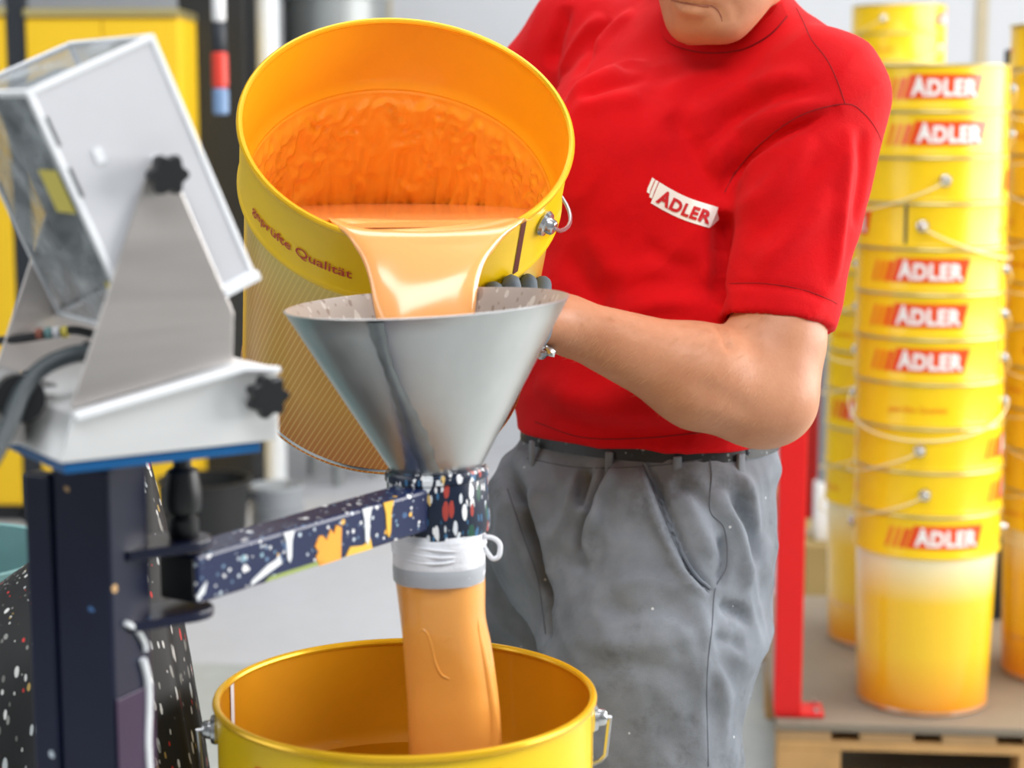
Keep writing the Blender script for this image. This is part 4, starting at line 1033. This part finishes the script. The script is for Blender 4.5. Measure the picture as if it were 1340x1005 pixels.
print_on('badge_lettering', V2, F2, M['badge_red'], badge, lg, .0022)
# ---- trousers
f = Field((-.16, 1.92, .03), (.46, 2.70, 1.125), .0050)
pel = f.loft([wrow(838, 800, 2.27, .165, .130, 38), wrow(816, 740, 2.27, .168, .140, 38), wrow(814, 690, 2.27, .174, .144, 38), wrow(819, 640, 2.27, .177, .144, 38), wrow(838, 605, 2.27, .176, .138, 37), wrow(848, 582, 2.265, .160, .124, 36), wrow(848, 560, 2.265, .156, .121, 36)])
Lh, Lk1, Lk2 = at(880, 715, 2.22), at(850, 850, 2.18), at(856, 1005, 2.15)
T = smin(pel, smin(f.cone(Lh, Lk1, .116, .121), f.cone(Lk1, Lk2, .121, .096), .03), .05)
T = smin(T, f.cone(Lk2, Vector((fl_.x, fl_.y, .06)), .096, .085), .03)
Rh, Rk1 = at(728, 715, 2.39), at(676, 860, 2.47)
TR_ = smin(f.cone(Rh, Rk1, .112, .108), f.cone(Rk1, at(668, 1005, 2.48), .108, .092), .03)
TR_ = smin(TR_, f.cone(at(668, 1005, 2.48), Vector((fr2.x, fr2.y, .06)), .092, .082), .03)
T = smin(T, TR_, .007)
T = smin(T, f.ell(at(915, 690, 2.36), (.08, .11, .11)), .05)
T = smin(T, f.cone(at(945, 775, 2.27), at(958, 800, 2.29), .028, .022), .035)     # fabric bunched behind the thigh
T = np.maximum(T, .055-f.Z)
V, F = f.mesh(T); V = relax(V, F, 2)
tro_folds = [
    ([(798, 606), (786, 630), (772, 655), (762, 690), (752, 730)], -.011, .006), ([(806, 606), (796, 635), (783, 665), (774, 705), (770, 750)], .009, .009), ([(770, 612), (760, 640), (752, 665)], -.010, .006), ([(762, 612), (752, 640), (742, 668), (728, 700)], .005, .008),
    ([(845, 606), (862, 648), (888, 711), (908, 750), (930, 772)], -.010, .005), ([(838, 612), (852, 652), (878, 716), (898, 756), (926, 780)], .007, .007),
    ([(660, 610), (680, 660), (700, 720), (712, 780), (716, 840)], -.020, .010), ([(735, 680), (716, 730), (712, 770)], .005, .010), ([(690, 640), (705, 690), (730, 720)], .005, .012), ([(715, 700), (740, 730), (790, 745)], -.004, .010),
    ([(800, 770), (850, 760), (905, 775)], .004, .010), ([(780, 790), (830, 800), (900, 795)], -.0035, .011), ([(740, 830), (800, 845), (880, 838), (925, 820)], .003, .012), ([(760, 880), (830, 872), (905, 885)], -.003, .012),
    ([(935, 640), (960, 680), (975, 730), (978, 770)], .006, .011), ([(950, 650), (980, 690), (988, 740)], -.006, .010), ([(940, 700), (950, 730), (940, 768)], -.006, .007), ([(895, 640), (915, 690), (935, 730)], .005, .012), ([(880, 630), (900, 640), (925, 660)], -.003, .010), ([(940, 790), (965, 800), (985, 812)], -.007, .008), ([(935, 830), (955, 840), (975, 842)], -.005, .009), ([(975, 620), (985, 660), (990, 700)], .004, .010),
    ([(940, 870), (950, 920), (945, 980)], .003, .009), ([(920, 790), (924, 850), (918, 920), (922, 1000)], .002, .008)]
V = wrinkle(V, F, Matrix.Rotation(-.8, 3, 'Y'), (10, 10, 24), .0040, 5.7); V = wrinkle(V, F, Matrix.Rotation(.3, 3, 'Y'), (26, 26, 9), .0026, 1.7); V = folds(V, F, tro_folds); V = relax(V, F, 1, .35)
tro = mk('trousers', V, F, M['trousers'], per, world=True); TT = bvh(V, F)
seam('side_seam', TT, [(925, 580), (931, 620), (929, 668), (948, 692), (951, 740), (936, 771), (932, 818), (925, 892), (927, 1003)], .0008, M['stitch'], tro)
seam('pocket_edge', TT, [(844, 606), (861, 646), (888, 711), (908, 748), (930, 771)], .0022, M['trousers'], tro, .001); seam('pocket_stitch', TT, [(841, 608), (857, 648), (884, 714), (904, 752), (928, 776)], .0008, M['stitch'], tro)
seam('front_seam', TT, [(664, 640), (684, 700), (704, 760), (714, 830)], .001, M['stitch'], tro); seam('waist_stitch', TT, [(690, 600), (760, 612), (850, 610), (930, 600), (1000, 592)], .0008, M['stitch'], tro)
def ring_at(z, grow, rows):
    r = np.array(sorted(rows)); cx, cy, a, b, yw = [np.interp(z, r[:, 0], r[:, i]) for i in range(1, 6)]; out = []
    for k in range(72):
        t = 2*PI*k/72; ct, s_ = math.cos(t), math.sin(t); lx, ly = (a+grow)*math.copysign(abs(ct)**(2/2.3), ct), (b+grow)*math.copysign(abs(s_)**(2/2.3), s_)
        out.append(Vector((cx+lx*math.cos(yw)-ly*math.sin(yw), cy+lx*math.sin(yw)+ly*math.cos(yw), z)))
    return out
prow = [wrow(838, 605, 2.27, .176, .138, 37), wrow(848, 582, 2.265, .160, .124, 36), wrow(848, 560, 2.265, .156, .121, 36)]
zb = zh+.022
mb = MB(); mb.rings([ring_at(zb-.034, .0005, prow), ring_at(zb-.034, .0045, prow), ring_at(zb, .0050, prow), ring_at(zb, .0005, prow)], cap=False); mb.build('belt', M['belt'], per, world=True)
for px in (700, 800, 886, 965):
    h0 = hit(TT, px, 600, .006)
    if h0 is not None:
        h1 = h0+Vector((0, 0, .034)); h1 = Vector((h1.x, h1.y, zb-.001)); nrm = Vector((h0.x-at(848, 590, 2.265).x, h0.y-at(848, 590, 2.265).y, 0)).normalized(); sdv = Vector((0, 0, 1)).cross(nrm)
        base = Vector((h0.x, h0.y, zb-.056)); MB().box((-.005, -.003, 0), (.005, .0025, .031), frame(sdv, nrm, Vector((0, 0, 1)), base), .0015).build('belt_loop', M['trousers'], tro, world=True)
hb_ = hit(TT, 974, 592, .002)
if hb_ is not None: MB().ball(hb_, .0055, 1, .6, 1).build('button', M['slate'], tro, world=True)
# ---- shoes
for p, dx in ((fl_, -.02), (fr2, -.03)):
    b = MB(); R_ = []
    for (yy, ww, z0_, z1_) in ((.09, .030, 0, .05), (.06, .042, 0, .085), (.0, .044, 0, .10), (-.06, .046, 0, .08), (-.13, .050, 0, .055), (-.18, .038, 0, .04), (-.20, .015, .005, .03)):
        R_.append([Vector((p.x+dx+ww*math.cos(a)+yy*.35, p.y+.02+yy*.94, (z0_+z1_)/2+.001+(z1_-z0_)/2*max(-1, min(1, 1.3*math.sin(a))))) for a in np.linspace(0, 2*PI, 19)[:-1]])
    b.rings(R_); b.build('shoe', M['shoe'], per, world=True)
# ---- body: head, neck, chest core and arms in one skin
fw = Vector((-.55, -.75, -.30)).normalized(); sdh = Vector((0, 0, 1)).cross(fw)*-1; sdh.normalize(); uph = sdh.cross(fw)*1
if uph.z < 0: uph = -uph
chin = at(922, 42, 2.105)
hc = chin - fw*.068 + uph*.098
hp3 = lambda s_, u_, f_: hc+sdh*s_+uph*u_+fw*f_
RM = [[sdh.x, fw.x, uph.x], [sdh.y, fw.y, uph.y], [sdh.z, fw.z, uph.z]]
f = Field((-.12, 1.78, 1.08), (.50, 2.66, 1.92), .0050)
B = f.ell(hp3(0, .035, -.02), (.078, .100, .105), RM)
B = smin(B, f.ell(hp3(0, -.045, .035), (.066, .060, .062), RM), .035)
B = smin(B, f.ell(hp3(0, -.088, .058), (.036, .026, .022), RM), .028)                # chin
for s_ in (-1, 1): B = smin(B, f.cone(hp3(s_*.060, -.045, -.01), hp3(s_*.028, -.088, .055), .022, .018), .03)   # jaw
for s_ in (-1, 1): B = smin(B, f.ell(hp3(s_*.042, -.015, .055), (.026, .022, .024), RM), .025)                  # cheeks
B = smin(B, f.cone(hp3(0, .03, .082), hp3(0, -.018, .106), .010, .014), .012)          # nose
for s_ in (-1, 1): B = smin(B, f.ell(hp3(s_*.012, -.020, .094), (.009, .010, .008), RM), .006)
B = smin(B, f.ell(hp3(0, .042, .074), (.052, .018, .012), RM), .015)                   # brow
for s_ in (-1, 1): B = np.maximum(B, -f.ell(hp3(s_*.031, .022, .090), (.017, .012, .010), RM))
B = smin(B, f.ell(hp3(0, -.0555, .086), (.026, .010, .0060), RM), .008); B = smin(B, f.ell(hp3(0, -.0675, .083), (.024, .010, .0065), RM), .008)   # lips
for s_ in (-1, 1): B = smin(B, f.ell(hp3(s_*.080, .005, -.015), (.010, .020, .034), RM), .008)                  # ears
nb_ = nk+Vector((0, .02, -.02))
B = smin(B, f.cone(nb_, hp3(0, -.05, -.035), .058, .056), .03)
B = smin(B, f.cone(nb_, at(860, 400, 2.26), .06, .09), .04)
B = smin(B, f.cone(nb_, LS, .045, .05), .03); B = smin(B, f.cone(nb_, RS, .045, .05), .03)
LA = f.cone(LS, at(1014, 450, 2.075), .044, .0535)
LA = smin(LA, f.cone(at(1014, 450, 2.075), LE, .053, .047), .02)
LA = smin(LA, f.cone(LE+Vector((.002, .0, -.004)), at(985, 538, 2.055), .034, .036), .02)   # elbow point
fm = LE.lerp(LW, .34)
LA = smin(LA, smin(f.cone(LE, fm+Vector((0, 0, -.004)), .050, .054), f.cone(fm+Vector((0, 0, -.004)), LW, .054, .0290), .03), .03)
LA = smin(LA, f.cone(LW, at(690, 410, 1.93), .0285, .024), .02)
B = smin(B, LA, .02)
RA = smin(f.cone(RS, RE, .052, .045), smin(f.cone(RE, RW, .045, .03), f.cone(RW, at(592, 320, 2.275), .03, .03), .02), .03)
B = smin(B, RA, .02)
V, F = f.mesh(B); V = relax(V, F, 2)
V = folds(V, F, [([(880, 1), (905, 6), (928, 8)], -.0022, .0035), ([(928, 6), (940, 14), (945, 30)], -.0016, .004), ([(885, 12), (905, 16), (922, 17)], .0014, .006), ([(955, 0), (965, 15), (960, 30)], -.0010, .005), ([(941, 424), (948, 440), (956, 462)], -.0025, .005), ([(905, 500), (950, 520), (985, 545)], -.0015, .012)])
body = mk('body', V, F, M['skin'], per, world=True); BT = bvh(V, F)
for s_ in (-1, 1):
    e_ = MB().ball((0, 0, 0), .0125, M=Matrix.Translation(hp3(s_*.031, .022, .072))).build('eye', M['eye'], body, world=True)
    MB().ball((0, 0, 0), .006, M=Matrix.Translation(hp3(s_*.031, .020, .081))).build('iris', M['iris'], e_, world=True)
seam('mouth_line', BT, [(878, 0), (890, 3), (905, 6), (918, 8), (928, 8)], .0011, M['lip'], body)
seam('mouth_crease', BT, [(929, 7), (938, 12), (943, 20), (945, 28)], .0006, M['lip'], body)
# hair cap
hv = []; hf = []
n1, n2 = 28, 12
for i in range(n2+1):
    for k in range(n1):
        a = 2*PI*k/n1; b = i/n2*2.0; u_, s_, g_ = math.cos(b), math.sin(b)*math.cos(a), math.sin(b)*math.sin(a)
        lim = 1.0 if g_ < .2 else max(.3, 1-.9*(g_-.2))
        b2 = b*lim; u_, s_, g_ = math.cos(b2), math.sin(b2)*math.cos(a), math.sin(b2)*math.sin(a)
        r_ = 1.07+.012*math.sin(9*a+3*b); hv.append(hp3(.078*r_*s_, .035+.105*r_*u_, -.02+.100*r_*g_))
for i in range(n2):
    for k in range(n1): hf.append((i*n1+k, i*n1+(k+1) % n1, (i+1)*n1+(k+1) % n1, (i+1)*n1+k))
mk('hair', hv, hf, M['hair'], per, world=True)
# fine hair on the forearm
hv, hf = [], []
for _ in range(1500):
    px, py = random.uniform(745, 1010), random.uniform(405, 570); h = BT.ray_cast(CAM, (ray(px, py)+Vector((random.uniform(-.004, .004), 0, random.uniform(-.004, .004)))).normalized())
    if h[0] is None: continue
    p, n = h[0], h[1]; t = Vector((-.5, -.1, -.5+random.uniform(-.3, .3))); t = (t-n*t.dot(n)).normalized(); L = random.uniform(.006, .013); q = p+t*L+n*.0035; m_ = p+t*L*.5+n*.0026; sd2 = t.cross(n)*.00010
    k = len(hv); hv += [p-sd2, p+sd2, m_+sd2*.8, m_-sd2*.8, q]; hf += [(k, k+1, k+2, k+3), (k+3, k+2, k+4)]
ah = mk('arm_hair', hv, hf, M['armhair'], body, world=True); ah['kind'] = 'stuff'
# ---- gloved hands
def hand(name, wrist, palm, tips, thumb, mat, bend):
    f = Field([min([wrist[i], palm[i]]+[t[i] for t in tips]+[thumb[i]])-.05 for i in range(3)], [max([wrist[i], palm[i]]+[t[i] for t in tips]+[thumb[i]])+.05 for i in range(3)], .0036)
    G = f.cone(wrist, palm, .023, .026); n = len(tips); across = (tips[-1]-tips[0]).normalized()
    kn = [palm+across*(.022*(k-(n-1)/2)) for k in range(n)]
    for k_ in kn: G = smin(G, f.cone(wrist.lerp(palm, .5), k_, .020, .0125), .012)
    for k_, t_ in zip(kn, tips):
        m_ = k_.lerp(t_, .5)+bend; G = smin(G, smin(f.cone(k_, m_, .0112, .0100), f.cone(m_, t_, .0105, .0098), .004), .004)
    tm = wrist.lerp(thumb, .55)-across*.012; G = smin(G, smin(f.cone(wrist.lerp(palm, .3), tm, .016, .0125), f.cone(tm, thumb, .0125, .010), .006), .008)
    V, F = f.mesh(G); V = relax(V, F, 1); return mk(name, V, F, mat, per, world=True)
bpy.context.view_layer.update()
pv_, pf_ = [], []
for ch in tp.children:
    if ch.name.split('.')[0] in ('body', 'collar'):
        k = len(pv_); W_ = wm(ch); pv_ += [tuple(W_ @ v.co) for v in ch.data.vertices]; pf_ += [tuple(i+k for i in q.vertices) for q in ch.data.polygons]
PT = BVHTree.FromPolygons(pv_, pf_)
def under(px, py, off):            # a place just outside the pail's wall
    p, n, i, d = PT.ray_cast(CAM, ray(px, py).normalized()); n = n if n.dot(ray(px, py)) < 0 else -n; return p+n*off
tipl = [under(640, 376, .008), under(662, 368, .008), under(683, 365, .008), under(701, 369, .008)]
palm = under(660, 402, .028)+Vector((0, 0, -.004))
hand('glove', LW.lerp(palm, .90), palm, tipl, under(630, 415, .014), M['glove'], Vector((0, -.004, -.010)))
hand('glove', at(594, 316, 2.285), at(575, 345, 2.26), [at(520, 355, 2.23), at(515, 375, 2.225), at(520, 398, 2.225), at(535, 418, 2.225)], at(560, 300, 2.24), M['glove'], Vector((0, .01, .0)))
cu = []
for k in range(9):
    pass
cf = MB(); pts = smooth_px([(708, 438), (712, 450), (722, 462), (716, 463), (704, 463), (709, 452)], 4)
cf.tube([at(x, y, 1.955) for x, y in pts], [.004+.002*math.sin(i) for i in range(len(pts))], 8); cf.build('glove_cuff', M['tin'], per, world=True)
